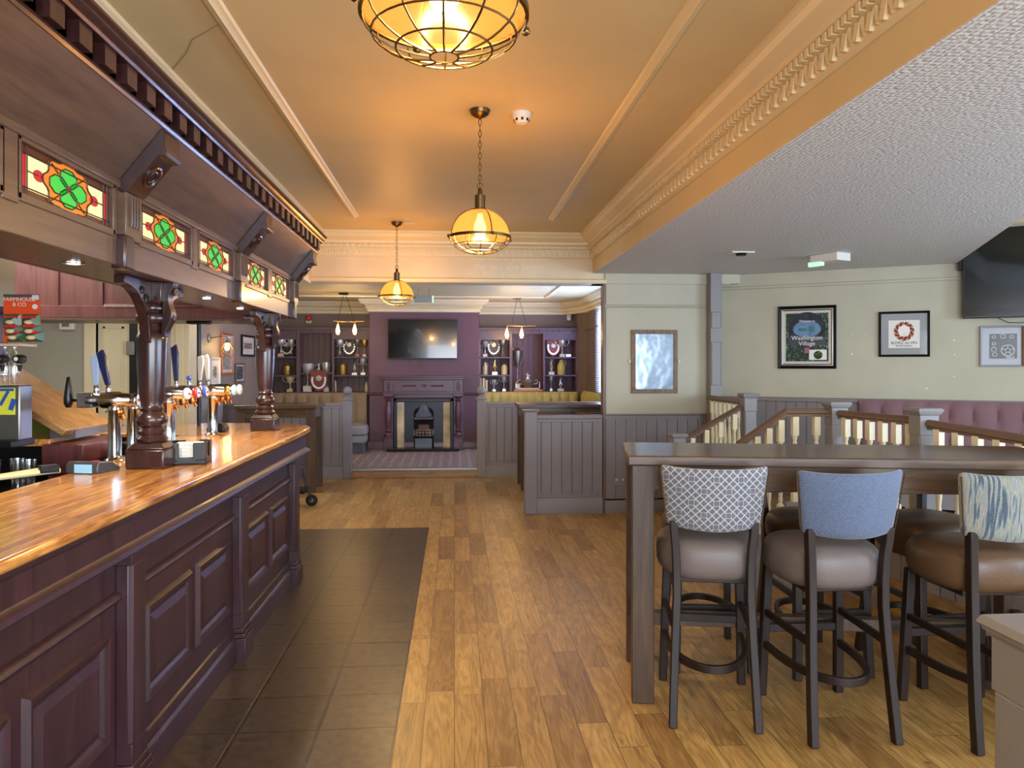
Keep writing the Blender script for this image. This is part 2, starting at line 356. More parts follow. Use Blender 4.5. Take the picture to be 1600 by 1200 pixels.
    def build(s, name, mat, parent=None, bevel=0, smooth=True, sub=0, world=False, ang=38, seg=2):
        me = bpy.data.meshes.new(name); vs = s.v
        if world and parent is not None:
            inv = (Matrix.Translation(parent.location) @ Matrix.Rotation(parent.rotation_euler.z, 4, 'Z')).inverted()
            if parent.parent is not None: inv = inv @ (Matrix.Translation(parent.parent.location) @ Matrix.Rotation(parent.parent.rotation_euler.z, 4, 'Z')).inverted()
            vs = [tuple(inv @ Vector(p)) for p in vs]
        me.from_pydata(vs, [], s.f); me.update()
        mats = mat if isinstance(mat, (list, tuple)) else [mat]
        for m in mats: me.materials.append(M[m] if isinstance(m, str) else m)
        me.polygons.foreach_set('material_index', s.mi)
        import bmesh
        bm = bmesh.new(); bm.from_mesh(me); bmesh.ops.recalc_face_normals(bm, faces=bm.faces); bm.to_mesh(me); bm.free()
        if smooth:
            me.polygons.foreach_set('use_smooth', [True]*len(me.polygons))
            if not sub: me.set_sharp_from_angle(angle=radians(ang))
        o = bpy.data.objects.new(name, me); COL.objects.link(o)
        if parent is not None: o.parent = parent
        if bevel:
            b = o.modifiers.new('edge', 'BEVEL'); b.width = bevel; b.segments = seg; b.limit_method = 'ANGLE'; b.angle_limit = radians(40); b.harden_normals = False
        if sub:
            b = o.modifiers.new('smooth', 'SUBSURF'); b.levels = sub; b.render_levels = sub
        return o
def tag(o, label=None, cat=None, group=None, kind=None):
    if label: o['label'] = label
    if cat: o['category'] = cat
    if group: o['group'] = group
    if kind: o['kind'] = kind
    return o
def thing(name, label, cat, loc=(0,0,0), rz=0, group=None):
    o = bpy.data.objects.new(name, None); COL.objects.link(o); o.location = loc; o.rotation_euler = (0,0,rz); o.empty_display_size = .1
    return tag(o, label, cat, group)
def struct(o): o['kind'] = 'structure'; return o
def dup(root, loc=None, rz=None, label=None, group=None, swap=None):
    def cp(o, parent):
        c = o.copy(); COL.objects.link(c)
        if parent is not None: c.parent = parent
        for ch in list(o.children): cp(ch, c)
        return c
    r = cp(root, None)
    if loc is not None: r.location = loc
    if rz is not None: r.rotation_euler = (0,0,rz)
    if label: r['label'] = label
    if group: r['group'] = group
    return r
def text(name, body, size, mat, loc, rot, parent=None, ext=.0008, align='CENTER', world=False, sx=1):
    cu = bpy.data.curves.new(name, 'FONT'); cu.body = body; cu.size = size; cu.extrude = ext; cu.align_x = align; cu.align_y = 'CENTER'; cu.space_line = .95
    tmp = bpy.data.objects.new('tmp', cu); COL.objects.link(tmp)
    dg = bpy.context.evaluated_depsgraph_get(); me = bpy.data.meshes.new_from_object(tmp.evaluated_get(dg))
    bpy.data.objects.remove(tmp); me.materials.clear(); me.materials.append(M[mat] if isinstance(mat, str) else mat)
    m = Matrix.Translation(loc) @ Matrix.Rotation(rot[2], 4, 'Z') @ Matrix.Rotation(rot[1], 4, 'Y') @ Matrix.Rotation(rot[0], 4, 'X') @ Matrix.Diagonal((sx,1,1,1))
    if world and parent is not None: m = (Matrix.Translation(parent.location) @ Matrix.Rotation(parent.rotation_euler.z, 4, 'Z')).inverted() @ m
    me.transform(m); o = bpy.data.objects.new(name, me); COL.objects.link(o)
    if parent is not None: o.parent = parent
    return o
def turned(prof, x, y, z0, mb, n=20): return mb.lathe(prof, x, y, z0, n)

# ================================================================== SETTING
BX = -1.47; RX = 1.46; CZ = 2.93; LZ = 2.53; BY = 7.9      # centre bay half widths, ceiling heights, bulkhead plane
LX = -3.2                                                  # far room left wall
FY = 10.6; SZ = .13                                        # step to the carpeted room
CHY = 13.0                                                 # chimney breast front
struct(MB().box(-5.2, 6.4, -3, FY, -.1, 0).build('floor', 'floor', smooth=False))
struct(MB().box(-2.2, -.245, -1.0, 7.28, -.05, .004).build('floor_tiles', 'tiles', smooth=False))
st = struct(MB().box(LX, 2.4, FY, 13.9, -.1, SZ).build('floor_carpet', 'carpet', smooth=False))
struct(MB().box(-1.42, .32, FY-.03, FY-.001, 0, SZ-.03).build('trim_1', 'oakflap', bevel=.004))
struct(MB().box(-1.42, .32, FY-.05, FY+.02, SZ-.03, SZ+.004).build('trim_2', 'steel', bevel=.004))
# tray ceiling
struct(MB().box(BX-.4, RX, -3, BY, CZ, CZ+.1).build('ceiling', 'ceil', smooth=False))
bt = MB()
for sgn in (-1, 1):
    bt.sweep([(.91*sgn, -3), (.91*sgn, 7.02)], [(-.035, CZ), (-.028, CZ-.012), (-.012, CZ-.016), (0, CZ-.026), (.012, CZ-.016), (.028, CZ-.012), (.035, CZ)])
struct(bt.build('trim_3', 'cream'))
CRN = [(0, CZ), (.16, CZ), (.16, CZ-.02), (.145, CZ-.03), (.13, CZ-.055), (.10, CZ-.075), (.075, CZ-.09), (.07, CZ-.115), (.045, CZ-.125), (.045, CZ-.155), (.03, CZ-.16), (.03, CZ-.235), (.012, CZ-.25), (0, CZ-.25)]
mb = MB(); mb.sweep([(RX, -3), (RX, BY), (BX, BY), (BX, -3)], CRN)
struct(mb.build('trim_4', 'cream', ang=25))
mb = MB(); y = -1.0
while y < BY-.1:      # egg and leaf enrichment along the right crown
    mb.obox((RX-.036, y, CZ-.20), (.022, .032, .062), rx=.35); mb.obox((RX-.036, y+.045, CZ-.195), (.018, .018, .066), rx=-.35); y += .085
y = -1.0
while y < BY-.1: mb.box(RX-.07, RX-.044, y, y+.026, CZ-.155, CZ-.122); y += .048
x = BX+.1
while x < RX-.05:
    mb.obox((x, BY-.034, CZ-.20), (.022, .016, .05), ry=.35); mb.obox((x+.033, BY-.036, CZ-.195), (.014, .012, .055), ry=-.35); mb.box(x, x+.02, BY-.062, BY-.044, CZ-.153, CZ-.128); x += .062
tag(mb.build('trim_5', 'cream'), kind='structure')
# bulkheads of the tray
struct(MB().box(RX, RX+.12, -3, BY, LZ+.003, CZ+.1).build('wall_bulkhead_right', 'ceil', bevel=.004))
struct(MB().box(BX-.15, BX, -3, BY, 2.4, CZ+.1).build('wall_bulkhead_left', 'ceil', bevel=.004))
# textured lowered ceiling, its diagonal end and the higher ceiling beyond
e0 = atZ(1495, 411, LZ); e1 = atZ(1600, 338, LZ); dx, dy = e1[0]-e0[0], e1[1]-e0[1]; e2 = (e0[0]+dx*3.4, e0[1]+dy*3.4)
W0 = (2.86, 8.02); W1 = (e0[0]+.02, e0[1]+.02)
ang = (W1[1]-W0[1])/(W1[0]-W0[0])
W2 = (6.4, W0[1]+ang*(6.4-W0[0]))
ly0 = W0[1]+.35
poly = [(RX+.001, -3), (e1[0], -3), e1, e0, (W0[0], W0[1]+.02), (W0[0]-.02, BY+.05), (RX+.001, BY-.001)]
struct(MB().prism(poly, 2, LZ, LZ+.25).build('ceiling_textured', 'anag', smooth=False))
struct(MB().box(RX, 6.5, -3, 9.2, CZ+.001, CZ+.1).build('ceiling_upper', 'ceil', smooth=False))
# bulkhead over the opening to the far room
bk = struct(MB().box(-3.2, 1.60, BY, BY+.25, 2.42, CZ+.1).build('wall_opening_beam', 'beamface', bevel=.004))
struct(MB().sweep([(1.60, BY), (-3.2, BY)], [(0, 2.42), (.02, 2.42), (.03, 2.435), (.03, 2.455), (.012, 2.47), (0, 2.47)]).build('trim_6', 'cream'))
struct(MB().box(1.585, RX, BY+.01, BY+.2, 2.42, LZ+.1).build('wall_beam_end', 'beamface'))
text('painted_lettering', 'The more you know\nthe less the better\nBilly Connolly', .102, plain('faded_lettering', 'DDD3BA', .5), (.58, BY-.0015, 2.592), (pi/2, 0, 0), bk)
# grey panelled wall between opening and tall post
gx0, gx1 = 1.587, 2.70
DZ = 1.045
def tg(mb, x0, x1, y, z0, z1, pitch=.1, d=.012, axis='x'):      # tongue and groove boards standing on a face
    n = max(1, round((x1-x0)/pitch)); p = (x1-x0)/n
    for i in range(n):
        a, b = x0+i*p+.002, x0+(i+1)*p-.002
        if axis == 'x': mb.prism([(a, y), (a+.003, y-d), (b-.003, y-d), (b, y)], 2, z0, z1)
        else: mb.prism([(y, a), (y+d, a+.003), (y+d, b-.003), (y, b)], 2, z0, z1)
    return mb
struct(MB().box(gx0, gx1+.1, BY, BY+.1, 0, LZ).build('wall_grey', 'sage', smooth=False))
struct(tg(MB(), gx0, gx1, BY, .13, DZ-.05, .108).build('wall_grey_panelling', 'putty', ang=20))
struct(MB().sweep([(gx1, BY), (gx0, BY)], [(0, DZ-.06), (.02, DZ-.06), (.02, DZ-.02), (.035, DZ-.012), (.035, DZ), (0, DZ)]).build('trim_7', 'putty'))
SK = [(0, 0), (.024, 0), (.024, .11), (.018, .125), (.012, .13), (.012, .145), (0, .15)]
struct(MB().sweep([(gx1, BY), (gx0, BY)], SK).build('baseboard_grey', 'putty'))
PR = [(0, 0), (.014, 0), (.022, .008), (.014, .02), (.02, .03), (0, .034)]
struct(MB().sweep([(gx1, BY), (gx0, BY)], [(d, z+2.17) for d, z in PR]).build('trim_8', 'sage'))
struct(MB().box(gx0, gx1+.25, BY-.02, BY, 2.42, LZ).build('trim_9', 'sage', bevel=.003))
# jamb of the opening
struct(MB().box(1.565, 1.60, BY-.012, BY+.11, 0, 2.42).build('trim_10', 'railp', bevel=.004))
# socket
o = thing('power_socket', 'double power socket low on grey panelling behind the high table', 'socket', (atY(968, BY), BY-.026, .33))
MB().box(-.075, .075, 0, .014, -.045, .045).build('socket_plate', 'putty', o, bevel=.003)
for i in (-.035, .035): MB().box(i-.008, i+.008, -.004, .001, .01, .028).build('switch', 'white', o)
# angled wall of the raised seating area
RZ = .22                                                     # raised floor
wdir = atan2(W2[1]-W0[1], W2[0]-W0[0])
def onwall(px):                                              # point of the angled wall seen at a photo column
    k = (px-800)/F; r = Vector((sin(TH)+k*cos(TH), cos(TH)-k*sin(TH)))
    d = Vector((cos(wdir), sin(wdir))); w = Vector(W0)
    t = (w.x*d.y-w.y*d.x)/(r.x*d.y-r.y*d.x); return r*t
wn = Vector((sin(wdir), -cos(wdir)))                         # towards the camera
wl = (Vector(W2)-Vector(W0)).length
def wallbox(name, mat, z0, z1, d0, d1, t0=0, t1=None, **k):
    t1 = wl if t1 is None else t1; d = Vector((cos(wdir), sin(wdir))); w = Vector(W0)
    q = [w+d*t0+wn*d0, w+d*t1+wn*d0, w+d*t1+wn*d1, w+d*t0+wn*d1]
    return MB().prism([tuple(p) for p in q], 2, z0, z1).build(name, mat, **k)
struct(wallbox('wall_angled', 'sage', 0, CZ, -.2, 0, -.02, smooth=False))
DR = 1.225
mb = MB(); n = int(wl/.1); d = Vector((cos(wdir), sin(wdir))); w = Vector(W0)
for i in range(0, n):
    a, b = .1*i+.002, .1*(i+1)-.002
    mb.prism([tuple(p) for p in (w+d*a, w+d*(a+.004)+wn*.012, w+d*(b-.004)+wn*.012, w+d*b)], 2, RZ, DR-.04)
struct(mb.build('wall_angled_panelling', 'putty', ang=20))
struct(wallbox('trim_11', 'putty', DR-.045, DR, 0, .034, 0, bevel=.006))
struct(wallbox('trim_12', 'sage', 2.37, 2.40, 0, .02, 0, bevel=.006))
struct(MB().box(gx1, W0[0]+.02, BY+.12, 9.0, 0, CZ).build('wall_return', 'sage', smooth=False))
struct(MB().box(gx1+.12, 3.04, BY-.05, BY+.09, 2.43, LZ-.002).build('trim_13', 'sage'))
struct(MB().box(2.72, 6.4, -3, 8.6, 0, RZ).build('floor_raised', 'floor', smooth=False))
mb = MB(); q0 = Vector(W0)+(Vector(e0)-Vector(W0))*.9; mb.sweep([W2, tuple(q0)], [(d_*-1 if False else d_, z_) for d_, z_ in CRN]); struct(mb.build('trim_23', 'cream'))
# chipped plaster spots
for px, py in ((1331, 523), (1331, 553), (1354, 524), (1342, 575), (1491, 532), (1492, 554), (1491, 588), (1448, 607)):
    p = onwall(px)+wn*.001; s_ = sc_(p.x, p.y)
    mb = MB(); z = EYE+(HY-py)/s_; r = random.uniform(.005, .012)
    mb.prism([(r*cos(a)*random.uniform(.6, 1.2), r*sin(a)*random.uniform(.6, 1.2)) for a in [i*pi/4 for i in range(8)]], 1, -.0015, .0015)
    o = mb.build('plaster_chip', 'paper'); o.location = (p.x, p.y, z); o.rotation_euler = (0, 0, wdir)
    tag(o, 'small white chips where plaster shows on the pale green wall', 'plaster chip', 'white chips in the pale wall paint', 'structure')
# walls nobody faces, with window openings where the daylight enters
mb = MB()
mb.box(6.4, 6.6, -3, 9.2, 0, .9); mb.box(6.4, 6.6, -3, 9.2, 2.4, 3.05); mb.box(6.4, 6.6, 3.8, 9.2, .9, 2.4); mb.box(6.4, 6.6, -3, -1.0, .9, 2.4)
mb.box(6.4, 6.6, .55, .75, .9, 2.4); mb.box(6.4, 6.6, 2.1, 2.3, .9, 2.4)
struct(mb.build('wall_right', 'sage', smooth=False))
mb = MB(); mb.box(-5.4, 6.6, -3.2, -3, 0, .85); mb.box(-5.4, 6.6, -3.2, -3, 2.35, 3.05); mb.box(-5.4, -1.1, -3.2, -3, .85, 2.35); mb.box(4.3, 6.6, -3.2, -3, .85, 2.35)
struct(mb.build('wall_rear', 'sage', smooth=False))
struct(MB().box(-5.4, -5.2, -3.2, BY+.3, 0, 3.05).build('wall_left', 'sage_dk', smooth=False))
struct(MB().box(-5.2, BX-.15, -3, BY, 2.5, 2.6).build('ceiling_bar', 'ceil', smooth=False))
# wall beyond the bar with its door
dx0, dx1 = atY(150, BY), atY(216, BY)
mb = MB(); mb.box(-5.2, dx0, BY, BY+.2, 0, 2.6); mb.box(dx1, -2.99, BY, BY+.2, 0, 2.6); mb.box(dx0, dx1, BY, BY+.2, 2.12, 2.6)
struct(mb.build('wall_back_left', 'sage_dk', smooth=False))
d1 = thing('door_1', None, None, (dx0, BY+.05, 0)); d1['kind'] = 'structure'
dw = dx1-dx0
MB().box(0, dw-.1, 0, .04, 0, 2.1).build('door_leaf', 'cream', d1)
for z0, z1 in ((.15, .95), (1.08, 1.95)):
    mb = MB(); mb.sweep([(.05, 0), (dw-.16, 0)], [(0, z0), (.008, z0), (.008, z0+.015), (0, z0+.015)]); mb.box(.05, .07, -.01, 0, z0, z1); mb.box(dw-.18, dw-.16, -.01, 0, z0, z1); mb.box(.05, dw-.16, -.01, 0, z1-.02, z1); mb.build('door_moulding', 'cream', d1)
MB().box(dw-.1, dw-.02, -.02, .05, 0, 2.1).build('door_gap_shade', 'black', d1)  # black strip painted in for the dark gap beside the door leaf
MB().box(dw-.12, dw-.04, -.05, -.02, 1.66, 1.8).build('door_latch', 'steel', d1, bevel=.004)
mb = MB(); mb.box(-.11, 0, -.07, 0, 0, 2.2); mb.box(dw, dw+.11, -.07, 0, 0, 2.2); mb.box(-.11, dw+.11, -.07, 0, 2.1, 2.2)
mb.build('door_frame', 'cream', d1, bevel=.006)
a0, a1 = atY(270, BY), atY(299, BY)
mb = MB(); mb.box(a0, a1, BY-.06, BY+.22, 0, 2.42); mb.box(a0+.05, a1-.05, BY-.08, BY-.05, 0, 2.42); struct(mb.build('trim_14', 'cream', bevel=.006))
struct(MB().box(-5.2, a0, BY-.02, BY, 0, .95).build('wall_back_left_dado', 'putty', smooth=False)) if False else None
# ---------------- far room
FZ = 2.68
RXF = 2.28
struct(MB().box(LX-.2, LX, BY+.2, 13.9, 0, 2.9).build('wall_far_left', 'taupe_l', smooth=False))
struct(MB().box(LX-.2, RXF+.3, 13.55, 13.75, 0, 2.9).build('wall_far', 'taupe', smooth=False))
mb = MB(); y0, y1 = 8.7, atX(930, RXF)
mb.box(RXF, RXF+.2, BY+.25, y0, 0, 2.9); mb.box(RXF, RXF+.2, y1, 13.75, 0, 2.9); mb.box(RXF, RXF+.2, y0, y1, 0, 1.08); mb.box(RXF, RXF+.2, y0, y1, 2.5, 2.9)
struct(mb.build('wall_far_right', 'taupe', smooth=False))
struct(MB().prism([(2.165, 13.2), (RXF, 12.95), (RXF, 13.55), (2.165, 13.55)], 2, SZ, FZ).build('wall_far_chamfer', 'taupe', smooth=False))
struct(MB().box(LX, RXF, BY+.25, 13.75, FZ, FZ+.1).build('ceiling_far', 'ceil', smooth=False))
w1 = thing('window_1', None, None, (RXF+.04, (y0+y1)/2, 1.08)); w1['kind'] = 'structure'; hl = (y1-y0)/2
mb = MB(); mb.box(.02, .08, -hl, -hl+.06, 0, 1.42); mb.box(.02, .08, hl-.06, hl, 0, 1.42); mb.box(.02, .08, -hl, hl, 0, .06); mb.box(.02, .08, -hl, hl, 1.36, 1.42); mb.box(.02, .08, -.03, .03, 0, 1.42)
mb.build('window_frame', 'white', w1, bevel=.004)
MB().box(.05, .054, -hl, hl, 0, 1.42).build('window_pane', 'glass', w1)
mb = MB(); z = .03
while z < 1.4: mb.obox((-.02, 0, z), (.032, hl*2-.04, .002), ry=.7); z += .034
tag(mb.build('blind', 'blind', w1), 'white venetian blind')
struct(MB().box(RXF-.05, RXF+.02, y0-.05, y1+.03, 1.03, 1.08).build('trim_15', 'cream', bevel=.006))
# chimney breast
cx0, cx1 = atY(577, CHY), atY(748, CHY)
struct(MB().box(cx0, cx1, CHY, 13.6, SZ, FZ).build('wall_chimney_breast', 'plum', bevel=.006))
CR2 = [(0, FZ), (.17, FZ), (.17, FZ-.02), (.14, FZ-.05), (.12, FZ-.08), (.08, FZ-.09), (.06, FZ-.11), (.06, FZ-.15), (.03, FZ-.16), (.03, FZ-.2), (0, FZ-.21)]
mb = MB(); mb.sweep([(RXF, BY+.3), (RXF, 12.9), (RXF-.3, 13.55), (cx1, 13.55), (cx1, CHY), (cx0, CHY), (cx0, 13.55), (LX, 13.55), (LX, BY+.3)], CR2)
struct(mb.build('trim_16', 'cream', ang=25))
mb = MB()
def dent(xa, xb, yy):
    x = xa
    while x < xb: mb.box(x, x+.022, yy-.085, yy-.055, FZ-.145, FZ-.112); x += .044
dent(cx0-.05, cx1+.05, CHY); dent(LX, cx0, 13.55); dent(cx1, RXF-.3, 13.55); struct(mb.build('trim_17', 'cream'))
struct(MB().sweep([(cx1, 13.2), (cx1, CHY), (cx0, CHY), (cx0, 13.2)], [(0, 1.05), (.012, 1.05), (.025, 1.075), (.025, 1.09), (0, 1.1)]).build('trim_18', 'plumg'))
struct(MB().sweep([(cx1, 13.2), (cx1, CHY), (cx0, CHY), (cx0, 13.2)], [(d, z+SZ) for d, z in SK]).build('baseboard_chimney', 'plumg'))
struct(MB().sweep([(RXF, 11.9), (RXF, 13.55), (cx1, 13.55)], [(0, 2.17), (.02, 2.17), (.02, 2.2), (0, 2.2)]).build('trim_19', 'taupe'))
struct(MB().sweep([(cx0, 13.55), (LX, 13.55), (LX, 9)], [(0, 2.2), (.02, 2.2), (.02, 2.235), (0, 2.24)]).build('trim_20', 'taupe'))
struct(MB().sweep([(1.5, 8.3), (1.5, 12.3), (-2.6, 12.3), (-2.6, 8.3)], [(-.04, FZ), (-.03, FZ-.02), (.03, FZ-.02), (.04, FZ)]).build('trim_21', 'cream'))
# ================================================================== BAR COUNTER
CTZ = 1.10
bar = thing('bar_counter', 'long purple-brown panelled bar front with pilasters on the left', 'bar', (-1.3, 2.5, 0))
BPX = -1.165                                    # bay plane
bays = [1.33, 2.70, 4.07, 5.42]                 # pilaster near edges
END = 5.55
MB().box(-1.27, BPX, -1.2, END, 0, CTZ-.035).build('carcass', 'barfront', bar, world=True, smooth=False)
MB().box(-1.2, -1.075, -1.2, END+.04, .945, CTZ-.03).build('apron', 'barfront', bar, world=True, bevel=.004)
mb = MB(); mb.sweep([(-1.075, -1.2), (-1.075, END+.04), (-1.6, END+.04)], [(0, .925), (-.014, .925), (-.024, .935), (-.02, .95), (-.006, .958), (0, .965)])
mb.sweep([(-1.075, -1.2), (-1.075, END+.04), (-1.6, END+.04)], [(0, 1.035), (-.012, 1.045), (-.018, 1.06), (-.018, 1.07), (0, 1.07)])
mb.build('apron_moulding', 'barfront', bar, world=True)
def ring(mb, x, y0, y1, z0, z1, w, d):          # mitred raised frame lying in the plane x, standing d proud of it
    prof = [(0, 0), (w*.25, d), (w*.6, d*.75), (w*.85, d*.35), (w, 0)]
    outer = [(y0, z0), (y1, z0), (y1, z1), (y0, z1)]
    vs = []; m = len(prof)
    for (yy, zz_), (sy, sz) in zip(outer, ((1, 1), (-1, 1), (-1, -1), (1, -1))):
        for a, b in prof: vs.append((x+b, yy+sy*a, zz_+sz*a))
    fs = [(i*m+k, ((i+1)%4)*m+k, ((i+1)%4)*m+k+1, i*m+k+1) for i in range(4) for k in range(m-1)]
    return mb.add(vs, fs)
edges = [-.04]+bays
for bi in range(4):
    ya = edges[bi]+.16 if bi else -.04+.16; yb = edges[bi+1]
    MB().sweep([(BPX, ya-.02), (BPX, yb+.02)], [(0, .735), (-.018, .742), (-.026, .755), (-.018, .768), (0, .775)]).build('bay_rail', 'barfront', bar, world=True)
    mid = (ya+yb)/2; g = .035
    for pa, pb in ((ya+.07, mid-g), (mid+g, yb-.07)):
        mb = MB(); ring(mb, BPX, pa, pb, .28, .655, .05, .02)
        fr = mb.build('panel_moulding', 'barfront', bar, world=True, ang=20)
        mb = MB(); a, b, c, d_ = pa+.085, pb-.085, .365, .57
        mb.prism([(BPX, 0), (BPX+.001, 0)], 1, 0, 0) if False else None
        vs = [(BPX+.002, pa+.055, .335), (BPX+.002, pb-.055, .335), (BPX+.002, pb-.055, .60), (BPX+.002, pa+.055, .60), (BPX+.014, a, c), (BPX+.014, b, c), (BPX+.014, b, d_), (BPX+.014, a, d_)]
        mb.add(vs, [(4, 5, 6, 7), (0, 1, 5, 4), (1, 2, 6, 5), (2, 3, 7, 6), (3, 0, 4, 7)])
        mb.build('raised_panel', 'barfront', bar, world=True, smooth=False)
for y in bays+[-.04]:
    mb = MB(); w = .13; fx = BPX+.055           # pilaster with stopped chamfers
    mb.box(BPX, fx, y, y+w, .17, .24); mb.prism([(BPX, y), (BPX, y+w), (fx-.014, y+w), (fx, y+w-.014), (fx, y+.014), (fx-.014, y)], 2, .24, .86); mb.box(BPX, fx, y, y+w, .86, .93)
    pl = mb.build('pilaster', 'barfront', bar, world=True, bevel=.002)
    mb = MB(); mb.box(BPX, fx+.018, y-.018, y+w+.018, 0, .12); mb.box(BPX, fx+.012, y-.012, y+w+.012, .12, .145); mb.box(BPX, fx+.005, y-.005, y+w+.005, .145, .17)
    mb.build('pilaster_plinth', 'barfront', bar, world=True, bevel=.004)
mb = MB(); mb.sweep([(BPX, -1.2), (BPX, END)], [(0, 0), (-.03, 0), (-.03, .10), (-.024, .115), (-.012, .125), (-.018, .14), (-.01, .17), (0, .175)]); mb.build('skirting', 'barfront', bar, world=True)
# inner side and end return
MB().box(-2.5, -1.2, END-.05, END+.0, 0, CTZ-.035).build('return_front', 'barfront', bar, world=True)
MB().box(-1.62, -1.56, -1.2, 4.1, .05, CTZ-.04).build('inner_board', 'black', bar, world=True)
# continuous worktop: long run, rounded far corner, return to the left
ct = thing('counter_top', 'continuous glossy golden oak bar top curving round the far corner', 'worktop', (-1.3, 2.5, CTZ-.035))
out = [(-1.04, -1.2), (-1.04, 5.35)]
for i in range(1, 9):
    a = i*pi/16; out.append((-1.04-.42*(1-cos(a)), 5.50+.62*sin(a)))
out += [(-2.5, 6.16), (-2.5, 5.32), (-1.95, 5.25), (-1.78, 5.05), (-1.74, 4.5), (-1.72, 4.0), (-1.62, 3.62), (-1.60, -1.2)]
MB().prism(out, 2, CTZ-.035, CTZ).build('top_slab', 'oakbar', ct, world=True, bevel=.012, seg=3)

# columns standing on the counter
def bar_column(name, label, x, y):
    r = thing(name, label, 'column', (x, y, CTZ), group=None)
    mb = MB(); mb.box(-.083, .083, -.083, .083, 0, .085)
    for k in range(4):                           # arched shoulders of the foot
        pass
    mb.frus(0, 0, .085, .115, .083, .058); mb.build('base_block', 'mahog', r, bevel=.008)
    prof = [(.058, .112), (.066, .118), (.068, .13), (.058, .14), (.052, .146), (.058, .152), (.060, .162), (.05, .172), (.046, .178), (.056, .186), (.064, .2), (.066, .215), (.06, .232), (.048, .245), (.045, .25), (.05, .254), (.052, .262), (.046, .27), (.044, .278),
            (.050, .30), (.056, .36), (.061, .44), (.064, .52), (.0655, .565), (.063, .585), (.052, .60), (.046, .606), (.05, .612), (.053, .62), (.047, .628), (.046, .634), (.058, .642), (.0655, .655), (.065, .672), (.056, .686), (.048, .69), (.05, .696), (.06, .70), (.062, .71), (.058, .718), (.05, .724)]
    MB().lathe(prof, n=32).build('turned_shaft', 'mahog', r, ang=50)
    mb = MB(); mb.frus(0, 0, .715, .735, .045, .062); mb.box(-.062, .062, -.062, .062, .735, .82); mb.build('capital_block', 'mahog', r, bevel=.003)
    # fretted brackets either side, and a scrolled console on the room side
    for sg in (-1, 1):
        arc = []
        pts = [(.0625, .82), (.33, .82), (.33, .80)]
        for i in range(9):
            t = i/8; pts.append((.33-.25*sin(t*pi/2), .785-.0-.20*(1-cos(t*pi/2)) ))
        pts += [(.075, .56), (.0625, .55)]
        mb = MB(); mb.prism([(sg*a, b) for a, b in pts], 0, -.022, .022)
        b = mb.build('bracket', 'mahog', r, bevel=.003)
        mb = MB()
        for (cy, cz, rr) in ((.115, .735, .028), (.16, .772, .02), (.098, .668, .016)):
            mb.tube([(.0245, sg*(cy+rr*(1-k/16)*cos(k*.7)), cz+rr*(1-k/16)*sin(k*.7)) for k in range(12)], .0035, 5)
        mb.build('fret_scroll', 'black', b)
    mb = MB(); pts = [(.062, .82)]
    for i in range(13):
        t = i/12; z = .82-.24*t; pts.append((.062+.032+.012*cos(t*3.2*pi)*(1-t*.3)-.02*t*t, z))
    pts += [(.05, .58)]
    mb.prism(pts, 1, -.03, .03); c = mb.build('console', 'mahog', r, bevel=.002)
    mb = MB()
    for cz, rr in ((.775, .02), (.665, .015)): mb.tube([(.105-(.82-cz)*.06, rr*(1-k/14)*cos(k*.8), cz+rr*(1-k/14)*sin(k*.8)) for k in range(10)], .0035, 5)
    mb.build('console_scroll', 'mahog', c)
    return r
bar_column('bar_column', 'nearer turned mahogany column standing on the bar top beside the coaster caddy', -1.345, 3.48)
bar_column('bar_column', 'farther turned mahogany column standing near the curved end of the bar top', -1.325, 5.42)

# ================================================================== CANOPY
can = thing('bar_canopy', 'dark wood canopy above the bar with green and amber stained glass', 'canopy', (-1.4, 3, 1.92))
FX = -1.235; SOF = 1.92; FT = 2.225; CE = 6.02
X2, Z2 = -1.07, 2.435
MB().box(FX-.03, FX, -1, CE, SOF, SOF+.106).build('lower_beam', 'mahogx', can, world=True, bevel=.004)
MB().box(-1.53, FX-.03, -1, CE, SOF+.002, SOF+.02).build('soffit', 'mahogx', can, world=True)
MB().box(-1.55, -1.53, -1, 5.6, SOF, 2.5).build('rear_board', 'mahogx', can, world=True)
MB().box(FX-.03, FX+.012, -1, CE, FT-.02, FT+.012).build('upper_beam', 'mahogx', can, world=True, bevel=.006)
MB().box(FX-.05, FX-.03, CE-.03, CE, SOF, 2.56).build('end_board', 'mahogx', can, world=True)
MB().prism([(FX-.03, FT), (FX+.0, FT), (X2, Z2), (X2-.03, Z2+.02)], 1, -1, CE).build('sloped_board', 'mahogx', can, world=True, smooth=False)
MB().prism([(-1.55, SOF+.01), (FX, SOF+.01), (FX, FT), (X2, Z2), (X2, 2.56), (-1.55, 2.56)], 1, CE-.002, CE+.02).build('end_panel', 'mahogx', can, world=True, smooth=False)
MB().box(-1.6, X2-.02, -1, CE, 2.535, 2.555).build('top_board', 'mahogx', can, world=True)
mb = MB(); PC = [(.0, 2.432), (-.014, 2.43), (-.018, 2.44), (-.008, 2.446), (-.014, 2.452), (-.008, 2.46), (0, 2.46), (0, 2.52), (-.045, 2.52), (-.05, 2.528), (-.044, 2.534), (-.056, 2.542), (-.064, 2.552), (-.060, 2.56), (-.072, 2.568), (-.072, 2.578), (.0, 2.578)]
mb.sweep([(X2-.012, -1), (X2-.012, CE+.02), (-1.56, CE+.02)], PC); mb.build('cornice', 'mahog', can, world=True, ang=25)
y = -.9+.155*6
while y < CE-.03: MB().box(X2-.015, X2+.024, y, y+.075, 2.457, 2.522).build('dentil', 'mahog', can, world=True, smooth=False); y += .155
x = X2-.05
while x > -1.5: MB().box(x-.07, x, CE+.01, CE+.06, 2.457, 2.522).build('dentil', 'mahog', can, world=True, smooth=False); x -= .15
posts = [-.05, 1.45, 2.95, 4.45, 5.88]
